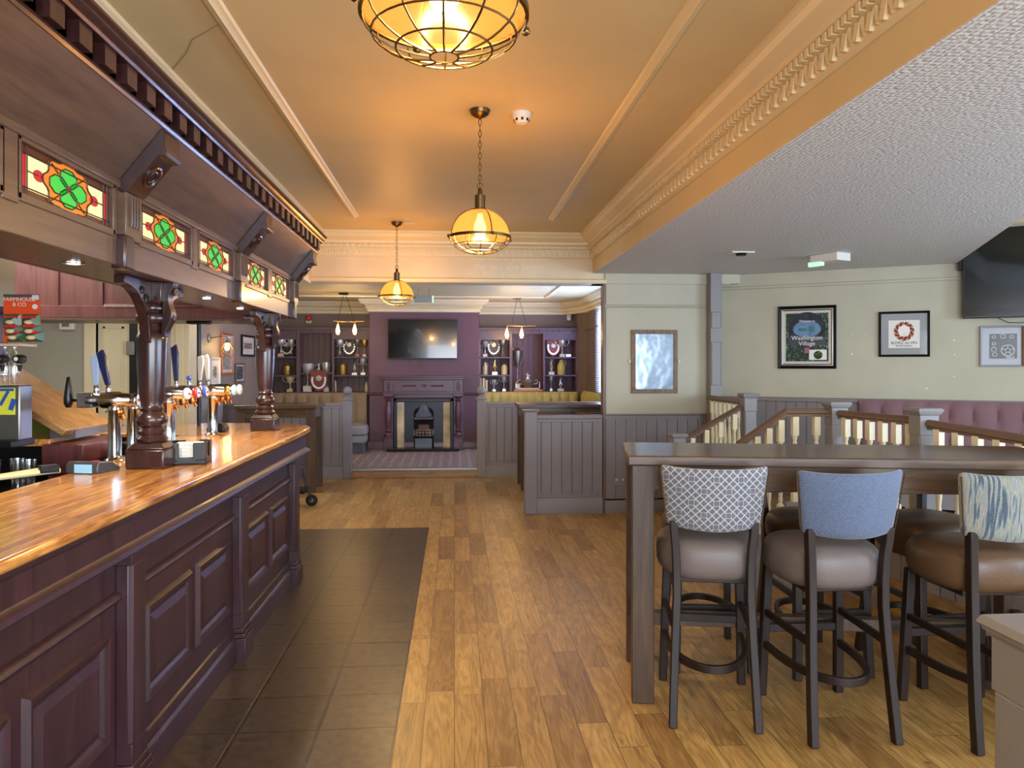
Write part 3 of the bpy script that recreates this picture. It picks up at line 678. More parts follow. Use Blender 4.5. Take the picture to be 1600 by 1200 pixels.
for y in posts:
    mb = MB(); mb.box(FX-.03, FX+.03, y-.07, y+.07, SOF+.10, FT+.02); fl = mb.build('fluted_post', 'mahogx', can, world=True, bevel=.003)
    mb = MB()
    for k in (-.036, -.012, .012, .036): mb.tube([(FX+.031, y+k, SOF+.15), (FX+.034, y+k, SOF+.16), (FX+.034, y+k, FT-.05), (FX+.031, y+k, FT-.04)], .007, 6)
    fo = mb.build('flute', 'mahogx', can, world=True)
    mb = MB(); mb.box(FX-.02, FX+.035, y-.085, y-.0, SOF-.012, SOF+.115); mb.build('pendant_block', 'mahog', can, world=True, bevel=.008)
    # corbel following the slope
    ux, uz = (X2-FX), (Z2-FT); L = sqrt(ux*ux+uz*uz); ux /= L; uz /= L; nx, nz = uz, -ux
    def q(a, b): return (FX+ux*a+nx*b, FT+uz*a+nz*b)
    mb = MB(); mb.prism([q(-.02, 0), q(-.02, .035), q(0, .05), q(.17, .05), q(.185, .072), q(.20, .07), q(.215, .045), q(.25, .02), q(.26, 0)], 1, y-.075, y+.075)
    c = mb.build('corbel', 'mahog', can, world=True, bevel=.003)
    mb = MB(); cxz = q(.09, .052)
    pts = []
    for k in range(20):
        a = 2*pi*k/20; pts.append((cxz[0]+ux*.042*cos(a), y+.042*sin(a), cxz[1]+uz*.042*cos(a)))
    mb.tube(pts, .007, 6, closed=True)
    pts = [(cxz[0]+ux*.024*cos(2*pi*k/16), y+.024*sin(2*pi*k/16), cxz[1]+uz*.024*cos(2*pi*k/16)) for k in range(16)]
    mb.tube(pts, .005, 6, closed=True); mb.build('roundel', 'mahog', can, world=True)
# stained glass panes (two per bay)
def glass_pane(y0, y1):
    z0, z1 = SOF+.125, FT-.03; x = FX-.012
    f = MB(); f.box(x-.01, x+.018, y0, y1, z0-.025, z0+.002); f.box(x-.01, x+.018, y0, y1, z1-.002, z1+.02); f.box(x-.01, x+.018, y0-.006, y0+.018, z0-.02, z1+.02); f.box(x-.01, x+.018, y1-.018, y1+.006, z0-.02, z1+.02)
    fr = f.build('glass_frame', 'mahogx', can, world=True, bevel=.003)
    y0 += .018; y1 -= .018; cy, cz = (y0+y1)/2, (z0+z1)/2; w, h = (y1-y0), (z1-z0)
    g = MB(); mats = ['gwhite', 'ggreen', 'gorange', 'gred', 'gbrown']; xf = x
    def q(poly, mi, dx):
        g.cur = mi; g.prism([(cy+a, cz+b) for a, b in poly], 0, x-.004, x+dx)
    q([(-w/2, -h/2), (w/2, -h/2), (w/2, h/2), (-w/2, h/2)], 4, 0)
    q([(-w/2+.05, -h/2+.022), (w/2-.05, -h/2+.022), (w/2-.05, h/2-.028), (-w/2+.05, h/2-.028)], 0, .0012)
    for sg in (-1, 1):
        q([(sg*(w/2-.05), -h/2+.022), (sg*(w/2-.022), -h/2+.022), (sg*(w/2-.022), h/2-.028), (sg*(w/2-.05), h/2-.028)], 3, .0016)
    R = h*.54
    K_ = 1.85
    pet = [(K_*R*(.98+.09*cos(8*a))*cos(a), R*(1.02+.09*cos(8*a))*sin(a)) for a in [2*pi*k/40 for k in range(40)]]
    q(pet, 2, .0022)
    for k in range(4):
        a0 = k*pi/2+pi/4*0; cyl = [(K_*(R*.42*cos(a0)+R*.38*cos(t)), R*.40*sin(a0)+R*.38*sin(t)) for t in [2*pi*i/8+a0+pi/8 for i in range(8)]]
        q(cyl, 1, .0034)
    q([(R*.13*cos(t), R*.16*sin(t)) for t in [2*pi*i/8 for i in range(8)]], 3, .0044)
    for sg in (-1, 1): q([(sg*(K_*R*1.16)+.03*cos(t), .018*sin(t)) for t in [2*pi*i/10 for i in range(10)]], 3, .0038)
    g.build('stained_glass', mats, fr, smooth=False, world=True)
    l = MB(); xx = x+.0045
    def loop(poly, r=.0028): l.tube([(xx, cy+a, cz+b) for a, b in poly], r, 5, closed=True)
    loop(pet)
    for k in range(4):
        a0 = k*pi/2; loop([(K_*(R*.42*cos(a0)+R*.38*cos(t)), R*.40*sin(a0)+R*.38*sin(t)) for t in [2*pi*i/8+a0+pi/8 for i in range(8)]], .0022)
        a1 = a0+pi/4; l.tube([(xx, cy+K_*R*.6*cos(a1), cz+R*.6*sin(a1)), (xx, cy+K_*R*.98*cos(a1), cz+R*1.0*sin(a1))], .0022, 5)
    for sg in (-1, 1):
        l.tube([(xx, cy+sg*K_*R*1.2, cz), (xx, cy+sg*(w/2-.05), cz)], .0022, 5)
        l.tube([(xx, cy+sg*(w/2-.05), cz-h/2), (xx, cy+sg*(w/2-.05), cz+h/2)], .0022, 5)
        l.tube([(xx, cy+sg*(w/2-.022), cz-h/2), (xx, cy+sg*(w/2-.022), cz+h/2)], .0022, 5)
        l.tube([(xx, cy-w/2, cz+sg*(h/2-.025)), (xx, cy+w/2, cz+sg*(h/2-.025))], .0022, 5)
    l.build('lead_came', 'lead', fr, world=True)
for a, b in zip(posts[:-1], posts[1:]):
    m = (a+b)/2
    for y0, y1 in ((a+.10, m-.035), (m+.035, b-.10)): glass_pane(y0, y1)
    MB().box(FX-.03, FX+.006, m-.04, m+.04, SOF+.09, FT).build('mullion', 'mahogx', can, world=True, bevel=.003)
    for ye in (a+.085, b-.085): MB().box(FX-.03, FX+.002, ye-.02, ye+.02, SOF+.09, FT).build('stile', 'mahogx', can, world=True)
# canopy return over the far end of the bar, with red-brown panelled inner face
cr = thing('canopy_return', 'red-brown panelled return of the canopy crossing above the far end of the bar', 'canopy', (-2.4, 5.8, 1.9))
ry = 5.72
MB().box(-3.35, -1.565, ry, ry+.38, 1.90, 2.5).build('body', 'redwood', cr, world=True, smooth=False)
mb = MB(); mb.box(-3.38, -1.55, ry-.02, ry, 1.90, 1.99)
for x in (-3.35, -2.93, -2.62, -1.85): mb.box(x, x+.07, ry-.015, ry, 1.99, 2.5)
mb.build('stile', 'redwood', cr, world=True, bevel=.003)
mb = MB(); mb.sweep([(-1.86, ry-.0), (-2.54, ry-.0)], [(0, 1.98), (.03, 1.98), (.022, 2.0), (0, 2.01)]); mb.build('panel_moulding', 'redwood', cr, world=True)
MB().box(-3.35, -1.5, ry-.02, ry+.45, 1.885, 1.90).build('soffit', 'mahogx', cr, world=True)
# recessed downlights in the soffit
first = None
for px, py, lb in ((115, 411, 'lit recessed downlight in canopy soffit left of the nearer column'), (323, 466, 'lit recessed downlight in canopy soffit just right of nearer column bracket'), (375, 482, 'lit recessed downlight in canopy soffit beside the farther column')):
    X, Y = atZ(px, py, SOF)
    if first is None:
        first = d = thing('downlight', lb, 'downlight', (X, Y, SOF-.004))
        MB().lathe([(.024, .0), (.036, .0), (.036, .004), (.024, .005)], n=20, cap=False).build('trim_ring', 'chrome', d)
        MB().lathe([(.0001, .002), (.023, .002)], n=16).build('lens', 'dlight', d)
    else: d = dup(first, (X, Y, SOF-.004), 0, lb)
    lamp('downlight_bulb', 'SPOT', (X, Y, SOF-.02), 18, (1, .86, .66), size=.02, spot=2.2)

# ================================================================== THINGS ON THE BAR
def badge(mb_parent, x, y, z, mats, rad=.034):
    b = MB(); b.lathe([(rad*.8, 0), (rad, .006), (rad, .018), (rad*.9, .024)], x, y, z, 20, 'x'); o = b.build('badge', mats[0], mb_parent)
    b = MB(); b.lathe([(.0001, .026), (rad*.78, .025)], x, y, z, 18, 'x'); b.build('badge_face', mats[1], o)
    b = MB(); b.box(x+.026, x+.0275, y-rad*.5, y+rad*.5, z-.006, z+.006); b.build('badge_band', mats[2], o)
    return o
def handle(par, x, y, z, mat, h, kind='paddle', lean=-.1):
    b = MB(); b.lathe([(.009, 0), (.012, .01), (.012, .03), (.007, .04)], x, y, z, 12); ns = b.build('handle_ferrule', 'chrome', par)
    b = MB()
    if kind == 'paddle':
        m = Matrix.Translation((x, y, z+.04)) @ Matrix.Rotation(lean, 4, 'Y')
        t = MB(); t.prism([(-.011, 0), (.011, 0), (.021, h*.75), (.012, h), (-.02, h*.92), (-.019, h*.7)], 1, -.011, .011); b.add([m @ Vector(p) for p in t.v], t.f)
        b.build('tap_handle', mat, par, bevel=.004)
    else:
        b.lathe([(.008, .03), (.012, .05), (.019, .05+h*.15), (.018, .05+h*.4), (.012, .05+h*.8), (.014, .05+h*.92), (.004, .05+h)], x, y, z, 14); b.build('tap_handle', mat, par)
def tap(label, X, Y, units, pipes, hts):
    r = thing('beer_tap', label, 'beer tap', (X, Y, CTZ))
    for i, (px_, py_) in enumerate(pipes):
        MB().lathe([(.045, 0), (.047, .008), (.034, .018), (.030, .03), (.030, .235), (.033, .24), (.033, .25), (.028, .27)], px_, py_, 0, 24).build('pipe', 'chrome', r)
    for dy, mt, hn in units:
        b = MB(); b.lathe([(.02, -.13), (.034, -.12), (.036, -.06), (.04, -.055), (.04, .02), (.034, .03), (.03, .075), (.022, .085)], 0, dy, .29, 22, 'x'); b.build('drum', 'chrome', r)
        b = MB(); b.lathe([(.018, 0), (.024, .01), (.024, .03), (.012, .045)], .02, dy, .215, 14); b.tube([(.0, dy, .25), (.03, dy, .235), (.045, dy, .2)], .011, 8); b.build('spout', 'copper', r)
        badge(r, .085, dy, .29, mt)
        for hx, hm, hh, kd, ln in hn: handle(r, hx, dy, .32, hm, hh, kd, ln)
    return r
WH = plain('ice_white', 'DDE8EC', .2); LG = plain('pale_green_face', 'C4DCD0', .3); RDp = plain('red_print', 'C42026', .4); NV = plain('navy_handle', '20264A', .25); SB = plain('steel_blue', '9FB2CE', .25)
t1 = tap('chrome beer tap left of the nearer column with black and silver handles', -1.60, 3.70,
    [(0, ('chrome', WH, RDp), [(-.085, SB, .15, 'paddle', -.02), (-.03, NV, .17, 'paddle', -.22)])], [(0, 0), (.045, .10)], 0)
b = MB(); b.box(-.16, -.09, -.03, .03, .255, .325); b.build('tap_block', 'steel', t1, bevel=.004)
b = MB(); b.tube([(-.16, 0, .29), (-.20, 0, .29)], .008, 8); b.lathe([(.012, -.02), (.02, 0), (.021, .02), (.014, .08), (.008, .12), (.004, .125)], -.21, 0, .275, 14); b.build('side_handle', 'black', t1)
tap('chrome beer tap just right of the nearer column with red and blue badges', -1.64, 4.50,
    [(0, (WH, WH, RDp), []), (.16, (RDp, WH, 'blue'), [(-.02, NV, .22, 'paddle', -.05)]), (.32, ('blue', WH, RDp), [(.0, 'blue', .02, 'ball', 0)])], [(0, 0), (.015, -.07)], 0)
tap('chrome beer tap with pale round badges and silver handles near the farther column', -1.56, 5.02,
    [(0, ('brass', LG, 'brass'), [(-.08, 'silver', .16, 'paddle', .05)]), (.13, (WH, LG, LG), [(-.07, 'silver', .17, 'paddle', -.08)]), (.26, (WH, LG, LG), [])], [(0, .0)], 0)
# coaster caddy
c = thing('coaster_caddy', 'black plastic caddy holding paper mats beside the nearer column', 'caddy', (-1.23, 3.62, CTZ), .15)
mb = MB(); w = .085; mb.box(-w, w, -w, w, 0, .012); 
for sx in (-1, 1):
    for sy in (-1, 1): mb.prism([(sx*w, sy*w), (sx*w, sy*.03), (sx*(w-.006), sy*.03), (sx*(w-.006), sy*(w-.006)), (sx*.03, sy*(w-.006)), (sx*.03, sy*w)], 2, .012, .10)
mb.box(-w, w, -w, w, .0, .03); mb.build('holder', 'black', c, bevel=.004)
mb = MB()
for i in range(9): mb.box(-.055, .055, -.055, .055, .032+i*.007, .0375+i*.007)
mb.build('paper_mats', 'paper', c)
# card reader stand
X, Y = atZ(146, 737, CTZ)
c = thing('card_stand', 'small dark wedge-shaped stand with blue card and red emblem on the bar', 'display stand', (X, Y, CTZ), -.25)
MB().prism([(-.07, 0), (.07, 0), (.07, .014), (.02, .042), (-.06, .05), (-.07, .03)], 0, -.075, .075).build('wedge', plain('dark_grey_stand', '3A3C40', .3), c, bevel=.004)
MB().obox((.01, -.073, .022), (.08, .004, .036)).build('blue_card', plain('light_blue_card', '8FC4E8', .25), c)
MB().lathe([(.0001, .002), (.018, .001), (.018, 0)], .01, 0, .0455, 18).build('red_emblem', RDp, c)
X, Y = atZ(84, 744, CTZ)
c = thing('tool_bundle', 'small bundle of beige and dark bar tools on the rear edge of the counter', 'bar tools', (X-.08, Y-.05, CTZ), .75)
mb = MB(); mb.tube([(-.12, -.01, .012), (.12, .0, .02)], .011, 8); mb.tube([(-.10, .015, .012), (.09, .02, .026)], .012, 8); mb.build('tool_handle', 'stone', c)
mb = MB(); mb.tube([(-.15, -.012, .01), (-.10, -.01, .012)], .009, 8); mb.build('tool_tip', 'blackm', c); MB().obox((.08, .005, .03), (.07, .05, .03)).build('tool_head', 'blackm', c, bevel=.004)
# black drip trays behind the rail
for px, py, lb, sx in ((186, 712, 'rounded black drip tray behind the bar under the left beer tap', 1), (335, 676, 'rounded black drip tray behind the bar under the farthest beer tap', 1)):
    s = .45/( (py-HY)/1.0); X, Y = atZ(px, py, CTZ)
    c = thing('drip_tray', lb, 'drip tray', (X, Y+.08, CTZ))
    mb = MB(); mb.prism([(-.06, 0), (.06, 0), (.06, .03), (.04, .055), (0, .065), (-.04, .05), (-.06, .025)], 1, -.06, .06); mb.build('tray', 'black', c, bevel=.01)
# black support pole hanging from the return canopy to the counter
X, Y = atY(311, 5.85), 5.85
c = thing('support_pole', 'slim black pole with flat top plate between counter and canopy', 'pole', (X, Y, CTZ))
MB().lathe([(.016, 0), (.016, .785)], n=14).build('pole', 'black', c); MB().box(-.08, .08, -.05, .05, .765, .785).build('top_plate', 'black', c, bevel=.008)
# ---------------- behind the bar
def bb(px, py, Y): return atY(px, Y), zz(py, atY(px, Y), Y)
c = thing('back_bar_unit', 'dark carved back bar cabinet with oak shelf tops at the left edge', 'cabinet', (-2.4, 3.6, 0))
MB().box(-3.4, -1.90, 3.30, 4.2, 0, .98).build('lower_carcass', 'black', c, world=True, bevel=.004)
MB().box(-3.4, -2.17, 3.30, 3.7, 1.09, 1.13).build('lower_shelf_top', 'oakbar', c, world=True, bevel=.004)
MB().box(-3.4, -1.97, 4.18, 4.3, 0, 1.165).build('dark_void_back', 'black', c, world=True)  # black back panel painted in as the dark void under the shelf
MB().box(-3.4, -1.935, 3.78, 4.3, 1.165, 1.20).build('upper_shelf_top', 'oakbar', c, world=True, bevel=.004)
mb = MB(); mb.box(-1.965, -1.83, 3.82, 4.17, 0, 1.06)
mb.build('end_cabinet', 'redwood', c, world=True, bevel=.005)
mb = MB(); mb.sweep([(-1.965, 3.815), (-1.825, 3.815), (-1.825, 4.175)], [(0, 1.02), (-.02, 1.03), (-.03, 1.06), (-.05, 1.09), (-.05, 1.17), (-.02, 1.18), (0, 1.18)])
mb.box(-1.965, -1.825, 3.815, 4.175, 1.02, 1.18); mb.build('cabinet_cornice', 'redwood', c, world=True, bevel=.003)
mb = MB(); 
mb.box(-1.96, -1.84, 3.83, 4.16, 1.20, 1.24); mb.build('cabinet_cap', plain('grey_wood_cap', '5A5658', .4), c, world=True)
# lifted oak flap leaning on the cabinet
c = thing('bar_flap', 'raised oak bar flap slanting down to the right behind the bar', 'bar flap', (-1.92, 3.85, 1.235))
p0 = Vector((-1.84, 0, 1.245)); p1 = Vector((-2.34, 0, 1.555)); dv = (p1-p0).normalized(); nv = Vector((dv.z, 0, -dv.x))
vs = []
for (p, ys) in ((p0, (3.74, 4.24)), (p1, (3.74, 4.24))):
    for y in ys:
        for k in (0, -.035): vs.append((p.x+nv.x*k, y, p.z+nv.z*k))
MB().add(vs, [(0, 4, 6, 2), (1, 3, 7, 5), (0, 1, 5, 4), (2, 6, 7, 3), (0, 2, 3, 1), (4, 5, 7, 6)]).build('flap_board', 'oakflap', c, world=True, bevel=.006)
mb = MB(); mb.prism([(-2.3, 1.201), (-1.98, 1.201), (-2.3, 1.40)], 1, 4.10, 4.12); mb.build('green_panel', plain('olive_green_panel', '6E7A28', .5), c, world=True)
# glasses on the low shelf
g0 = None
for i, (px, py) in enumerate(((12, 752), (22, 745), (33, 753), (44, 746))):
    X = -2.36-.075*(3-i) if False else atY(px, 3.22); 
    gl = ('clear glass at the right end of the row on the low dark shelf', 'clear glass second from right in the row on the low dark shelf', 'clear glass second from left in the row on the low dark shelf', 'clear glass at the left end of the row on the low dark shelf')[i]
    if g0 is None:
        g0 = thing('beer_glass', gl, 'beer glass', (X, 3.22, .96), group='clear glasses on the low back bar shelf')
        MB().lathe([(.024, 0), (.026, .01), (.028, .06), (.034, .14), (.032, .14), (.026, .06), (.0001, .012)], n=18).build('glass_body', 'glass', g0)
        g0.location = (-1.945, 3.62, .98)
    else: dup(g0, (-1.945-.078*i, 3.62+.05*(i%2), .98), 0, gl)
for i, (px, lb) in enumerate(((35, 'short clear tumbler on the upper oak shelf beside the drinks machine'), (24, 'second clear tumbler tucked behind the first on the upper oak shelf'))):
    c = thing('tumbler', lb, 'glass', (atY(px, 3.85+.09*i), 3.85+.09*i, 1.20)); MB().lathe([(.03, 0), (.036, .09), (.034, .09), (.028, .006), (.0001, .006)], n=18).build('glass_body', 'glass', c)
# snack card hanging with packets
sx_, sy_ = atY(35, 3.55), 3.55; s = sc_(sx_, sy_)
c = thing('snack_card', 'orange hanging card with green snack packets clipped in rows', 'snack card', (sx_, sy_, zz(510, sx_, sy_)))
def u(p): return p/s
MB().prism([(-u(29), -u(25)), (u(28), -u(24)), (u(25), u(50)), (-u(28), u(50))], 1, 0, .004).build('card', 'orange', c)
MB().box(-u(28), u(26), -.003, 0, u(45), u(50)).build('card_header', 'steel', c)
lb = MB(); lb.box(u(15), u(25), -.004, -.001, u(42), u(49)); lb.build('price_label', 'white', c)
MB().lathe([(.0001, -.003), (u(4), -.003), (u(4), 0)], u(19), 0, u(31), 16, 'y').build('round_sticker', 'white', c)
text('card_lettering', 'FARMHOUSE\n& CO', u(8.5), 'white', (-u(4), -.003, u(38)), (pi/2, 0, 0), c)
gp = plain('green_packet', '2E5A34', .3); cp = plain('chip_print', 'D8C49A', .5)
k = 0
for zz_, dx in ((8, 0), (-6, 2), (-16, 6)):
    for xx in (-14, 14):
        mb = MB(); hh = 11 if zz_ == 8 else 8
        mb.add([(u(xx+dx-14), -.004, u(zz_-hh)), (u(xx+dx+14), -.004, u(zz_-hh)), (u(xx+dx+13), -.006, u(zz_+hh)), (u(xx+dx-13), -.006, u(zz_+hh)), (u(xx+dx), -.03-.004*k, u(zz_))], [(0, 1, 4), (1, 2, 4), (2, 3, 4), (3, 0, 4), (3, 2, 1, 0)])
        p = mb.build('snack_packet', gp, c)
        mb = MB(); mb.sphere((u(xx+dx), -.022-.004*k, u(zz_-2)), u(6.5), 12, 6, .55); mb.build('printed_crisps', cp, p)
        mb = MB(); mb.box(u(xx+dx-10), u(xx+dx+10), -.018-.004*k, -.014-.004*k, u(zz_+4), u(zz_+8)); mb.build('printed_band', RDp, p)
        k += 1
# drinks machine / optic stand at the far left
ox, oy = atY(8, 3.45), 3.45; s = sc_(ox, oy)
c = thing('drinks_dispenser', 'clear bottle dispenser with black taps above a yellow poster, far left', 'dispenser', (ox, oy, 1.20))
zb = lambda py: EYE+(HY-py)/s-1.20
MB().box(-.12, u(22), .0, .10, 0, zb(600)-.005).build('cabinet', 'steel', c, bevel=.006)
MB().box(-.12, u(15), -.004, 0, zb(648), zb(606)).build('poster', plain('yellow_green_poster', 'C8CC3A', .4), c)
mb = MB(); mb.obox((-.0, -.006, zb(622)), (.012, .003, .07), ry=.5); mb.obox((u(12), -.006, zb(632)), (.02, .003, .05), ry=.3); mb.build('poster_bottles', 'blue', c)
MB().box(-.12, u(14), -.007, -.004, zb(611), zb(607)).build('poster_band', 'blue', c)
MB().box(-.14, u(25), -.02, .12, zb(541), zb(537)).build('top_ring', plain('beige_shelf', 'B8A888', .5), c)
for xx in (-6, 8):
    mb = MB(); mb.lathe([(u(5), zb(600)), (u(7), zb(590)), (u(7), zb(560)), (u(3), zb(548)), (u(3), zb(542))], u(xx), .03, 0, 16); mb.build('bottle', 'glass', c)
for xx in (-4, 22):
    mb = MB(); mb.lathe([(u(5.5), -.03), (u(7), -.01), (u(7), .02), (u(5), .03)], u(xx), 0, zb(561), 16, 'y'); mb.lathe([(u(2), 0), (u(4), u(10))], u(xx), 0, zb(580), 12); p = mb.build('optic_tap', 'black', c)
    mb = MB(); mb.lathe([(.0001, -.032), (u(3.2), -.031)], u(xx), 0, zb(561), 14, 'y'); mb.build('optic_badge', 'white', p)
mb = MB(); mb.sphere((u(2), -.02, zb(585)), u(9), 16, 10, .8); mb.build('glass_bulb', 'glass', c)
mb = MB(); mb.box(-.14, u(26), -.08, .1, 0, .03); mb.build('tray', 'blackm', c, bevel=.004)
# pale back panel and dark mouldings at the far left
c = thing('wall_cupboard', 'cream topped dark wood cupboard high behind the bar at the left edge', 'cupboard', (-2.9, 4.4, 1.7))
MB().box(-3.6, -2.66, 4.30, 4.8, 1.9, 2.35).build('pale_front', 'sage', c, world=True)
MB().box(-3.62, -2.60, 4.24, 4.85, 1.86, 1.90).build('shelf_moulding', 'mahog', c, world=True, bevel=.006)
MB().box(-3.62, -2.70, 4.28, 4.8, 1.25, 1.86).build('dark_recess', 'mahog', c, world=True)
o = thing('wall_heater_box', 'small white electrical box high on the wall left of the door', 'electrical box', (atY(108, BY), BY-.06, zz(508, atY(108, BY), BY)))
MB().box(-.07, .07, 0, .058, -.05, .05).build('case', 'white', o, bevel=.008); MB().box(-.04, .03, -.003, 0, -.02, .015).build('sticker', 'steel', o)
o = thing('door_closer', 'black door closer box on the wall beside the far door top', 'door closer', (atY(133, BY), BY-.06, zz(499, atY(133, BY), BY))); MB().box(-.075, .075, 0, .058, -.02, .02).build('closer_body', 'black', o, bevel=.004)
# black castor wheel of a trolley at the end of the bar
X, Y = atZ(487, 791, 0)
o = thing('trolley', 'small black wheeled trolley showing one castor past the bar end', 'trolley', (X, Y, 0))
MB().lathe([(.02, -.018), (.062, -.016), (.066, -.008), (.066, .008), (.062, .016), (.02, .018)], 0, 0, .067, 24, 'y').build('castor_wheel', 'black', o)
MB().lathe([(.001, -.022), (.024, -.02), (.024, .02), (.001, .022)], 0, 0, .067, 16, 'y').build('hub', 'steel', o)
mb = MB(); mb.tube([(0, -.03, .067), (-.02, -.03, .14), (-.06, 0, .20), (-.10, 0, .42)], .009, 8); mb.build('castor_fork', 'blackm', o)
MB().box(-.30, -.05, -.15, .15, .16, .2).build('trolley_deck', 'blackm', o, bevel=.01)
# ================================================================== HIGH TABLE AND STOOLS
TZ = 1.14
c0 = atZ(981, 712, TZ)
trz = radians(-10.2)
TL, TW = 2.0, .62
tb = thing('high_table', 'long grey-brown wooden high table with square legs at the right', 'table', (c0[0], c0[1], 0), trz)
MB().box(0, TL, 0, TW, TZ-.045, TZ).build('table_top', 'tabletop', tb, bevel=.006)
mb = MB(); mb.box(.12, TL-.12, .035, .06, TZ-.16, TZ-.045); mb.box(.12, TL-.12, TW-.06, TW-.035, TZ-.16, TZ-.045); mb.box(.04, .065, .12, TW-.12, TZ-.16, TZ-.045); mb.box(TL-.065, TL-.04, .12, TW-.12, TZ-.16, TZ-.045)
mb.build('apron', 'tabletop', tb, bevel=.003)
for x in (.02, TL-.12):
    for y in (.015, TW-.115): MB().box(x, x+.1, y, y+.1, 0, TZ-.045).build('leg', 'tableleg', tb, bevel=.004)
for x in (.05, TL-.09): MB().box(x, x+.04, .115, TW-.115, .27, .34).build('end_stretcher', 'tableleg', tb, bevel=.003)
MB().box(.09, TL-.09, TW/2-.03, TW/2+.03, .275, .335).build('centre_stretcher', 'tableleg', tb, bevel=.003)

def make_stool(label, x, y, rz, fab, seatmat, top=1.115, seat_z=.60):
    r = thing('bar_stool', label, 'bar stool', (x, y, 0), rz)
    # puffy seat
    mb = MB(); n, m = 28, 12; vs = []; fs = []
    for i in range(m+1):
        ph = -pi/2+pi*i/m
        for k in range(n):
            a = 2*pi*k/n
            ex = .30; cx = abs(cos(a))**(2*ex)*(1 if cos(a) > 0 else -1); cy = abs(sin(a))**(2*ex)*(1 if sin(a) > 0 else -1)
            rr = abs(cos(ph))**.32; zz_ = abs(sin(ph))**.75*(1 if ph > 0 else -1)
            wdt = .232 if cy > 0 else .232-.035*abs(cy)
            vs.append((wdt*cx*rr, .225*cy*rr+.0, seat_z+.095+.098*zz_))
    for i in range(m):
        for k in range(n): fs.append((i*n+k, i*n+(k+1)%n, (i+1)*n+(k+1)%n, (i+1)*n+k))
    mb.add(vs, fs); mb.build('seat', seatmat, r, ang=80)
    mb = MB(); mb.box(-.15, .15, -.15, .15, seat_z-.012, seat_z+.03); mb.build('seat_frame', 'stoolleg', r, bevel=.004)
    for sg in (-1, 1):
        mb = MB(); mb.tube([(sg*.178, -.285, 0), (sg*.172, -.262, .16), (sg*.163, -.236, .38), (sg*.156, -.222, .55), (sg*.157, -.220, .66), (sg*.161, -.224, .76), (sg*.168, -.232, .83), (sg*.17, -.236, .88)], .02, sq=(.034, .042)); mb.build('rear_leg', 'stoolleg', r, bevel=.004)
        mb = MB(); mb.tube([(sg*.188, .215, 0), (sg*.178, .195, .35), (sg*.17, .18, seat_z+.02)], .02, sq=(.038, .038)); mb.build('front_leg', 'stoolleg', r, bevel=.004)
        mb = MB(); mb.tube([(sg*.18, .20, .40), (sg*.163, -.23, .40)], .01, sq=(.018, .03)); mb.build('side_stretcher', 'stoolleg', r)
    mb = MB(); mb.tube([(-.18, .20, .32), (.18, .20, .32)], .01, sq=(.03, .036)); mb.build('footrest', 'stoolleg', r, bevel=.003)
    pts = []
    for k in range(17):
        t = pi*k/16; pts.append((.178*cos(t) if abs(cos(t)) < 1 else .178*cos(t), .19-.445*abs(sin(t))**.75, .245))
    mb = MB(); mb.tube(pts, .01, sq=(.022, .034)); mb.build('curved_stretcher', 'stoolleg', r, bevel=.003)
    # curved upholstered back
    mb = MB(); nu, nv = 14, 6; H0, H1 = .855, top; vs = []
    for side in (0, 1):
        for j in range(nv+1):
            v = j/nv
            for i in range(nu+1):
                uu = -1+2*i/nu; w = .198+.032*v
                y = -.298+.075*uu*uu; e = max(abs(uu)**6, abs(2*v-1)**6)
                th = .028*(1-.35*e)
                z = H0+(H1-H0)*v+(.012*abs(uu)**4 if v > .5 else -.0)-(.016*(1-uu*uu) if v < .5 else 0)*(1-2*v)+.0
                yy = y+(th if side else -th)-.03*(v-.5)
                vs.append((w*uu, yy, z))
    W_ = nu+1; A = W_*(nv+1); fs = []
    for j in range(nv):
        for i in range(nu):
            a = j*W_+i; fs.append((a, a+1, a+1+W_, a+W_)); fs.append((A+a, A+a+W_, A+a+1+W_, A+a+1))
    for i in range(nu): fs += [(i, A+i, A+i+1, i+1), (nv*W_+i, nv*W_+i+1, A+nv*W_+i+1, A+nv*W_+i)]
    for j in range(nv): fs += [(j*W_, (j+1)*W_, A+(j+1)*W_, A+j*W_), (j*W_+nu, A+j*W_+nu, A+(j+1)*W_+nu, (j+1)*W_+nu)]
    mb.add(vs, fs); bk_ = mb.build('backrest', fab, r, sub=1)
    for sg in (-1, 1):
        mb = MB(); mb.tube([(sg*(.198+.032*v+.0), -.243-.03*(v-.5), H0+(H1-H0)*v) for v in (.05, .5, .95)], .0015, 4)
        for k in range(24):
            v = .05+.9*k/23; w = .198+.032*v; mb.sphere((sg*(w-.0005), -.243-.03*(v-.5), H0+(H1-H0)*v), .0042, 6, 4)
        mb.build('stud_trim', 'antique', bk_)
    return r
def stool_from_rear(pxl, pyl, pxr, pyr, rz):
    a = Vector(atZ(pxl, pyl, 0)); b = Vector(atZ(pxr, pyr, 0)); m = (a+b)/2
    return m.x-sin(rz)*.27, m.y+cos(rz)*.27
r1 = radians(-12); x, y = stool_from_rear(1048, 1134, 1187, 1142, r1)
s1 = make_stool('bar stool with silver-grey lattice pattern back at left end of high table', x, y, r1, 'f1', 'leather2')
r2 = radians(0); x, y = stool_from_rear(1270, 1164, 1397, 1160, r2)
s2 = make_stool('bar stool with plain blue tweed back at near side of high table', x, y, r2, 'f2', 'leather2')
r3 = radians(0); xl, yl = atZ(1525, 1176, 0)
s3 = make_stool('bar stool with streaky blue and cream back at right edge of photo', xl+.176, yl+.27, r3, 'f3', 'leather')
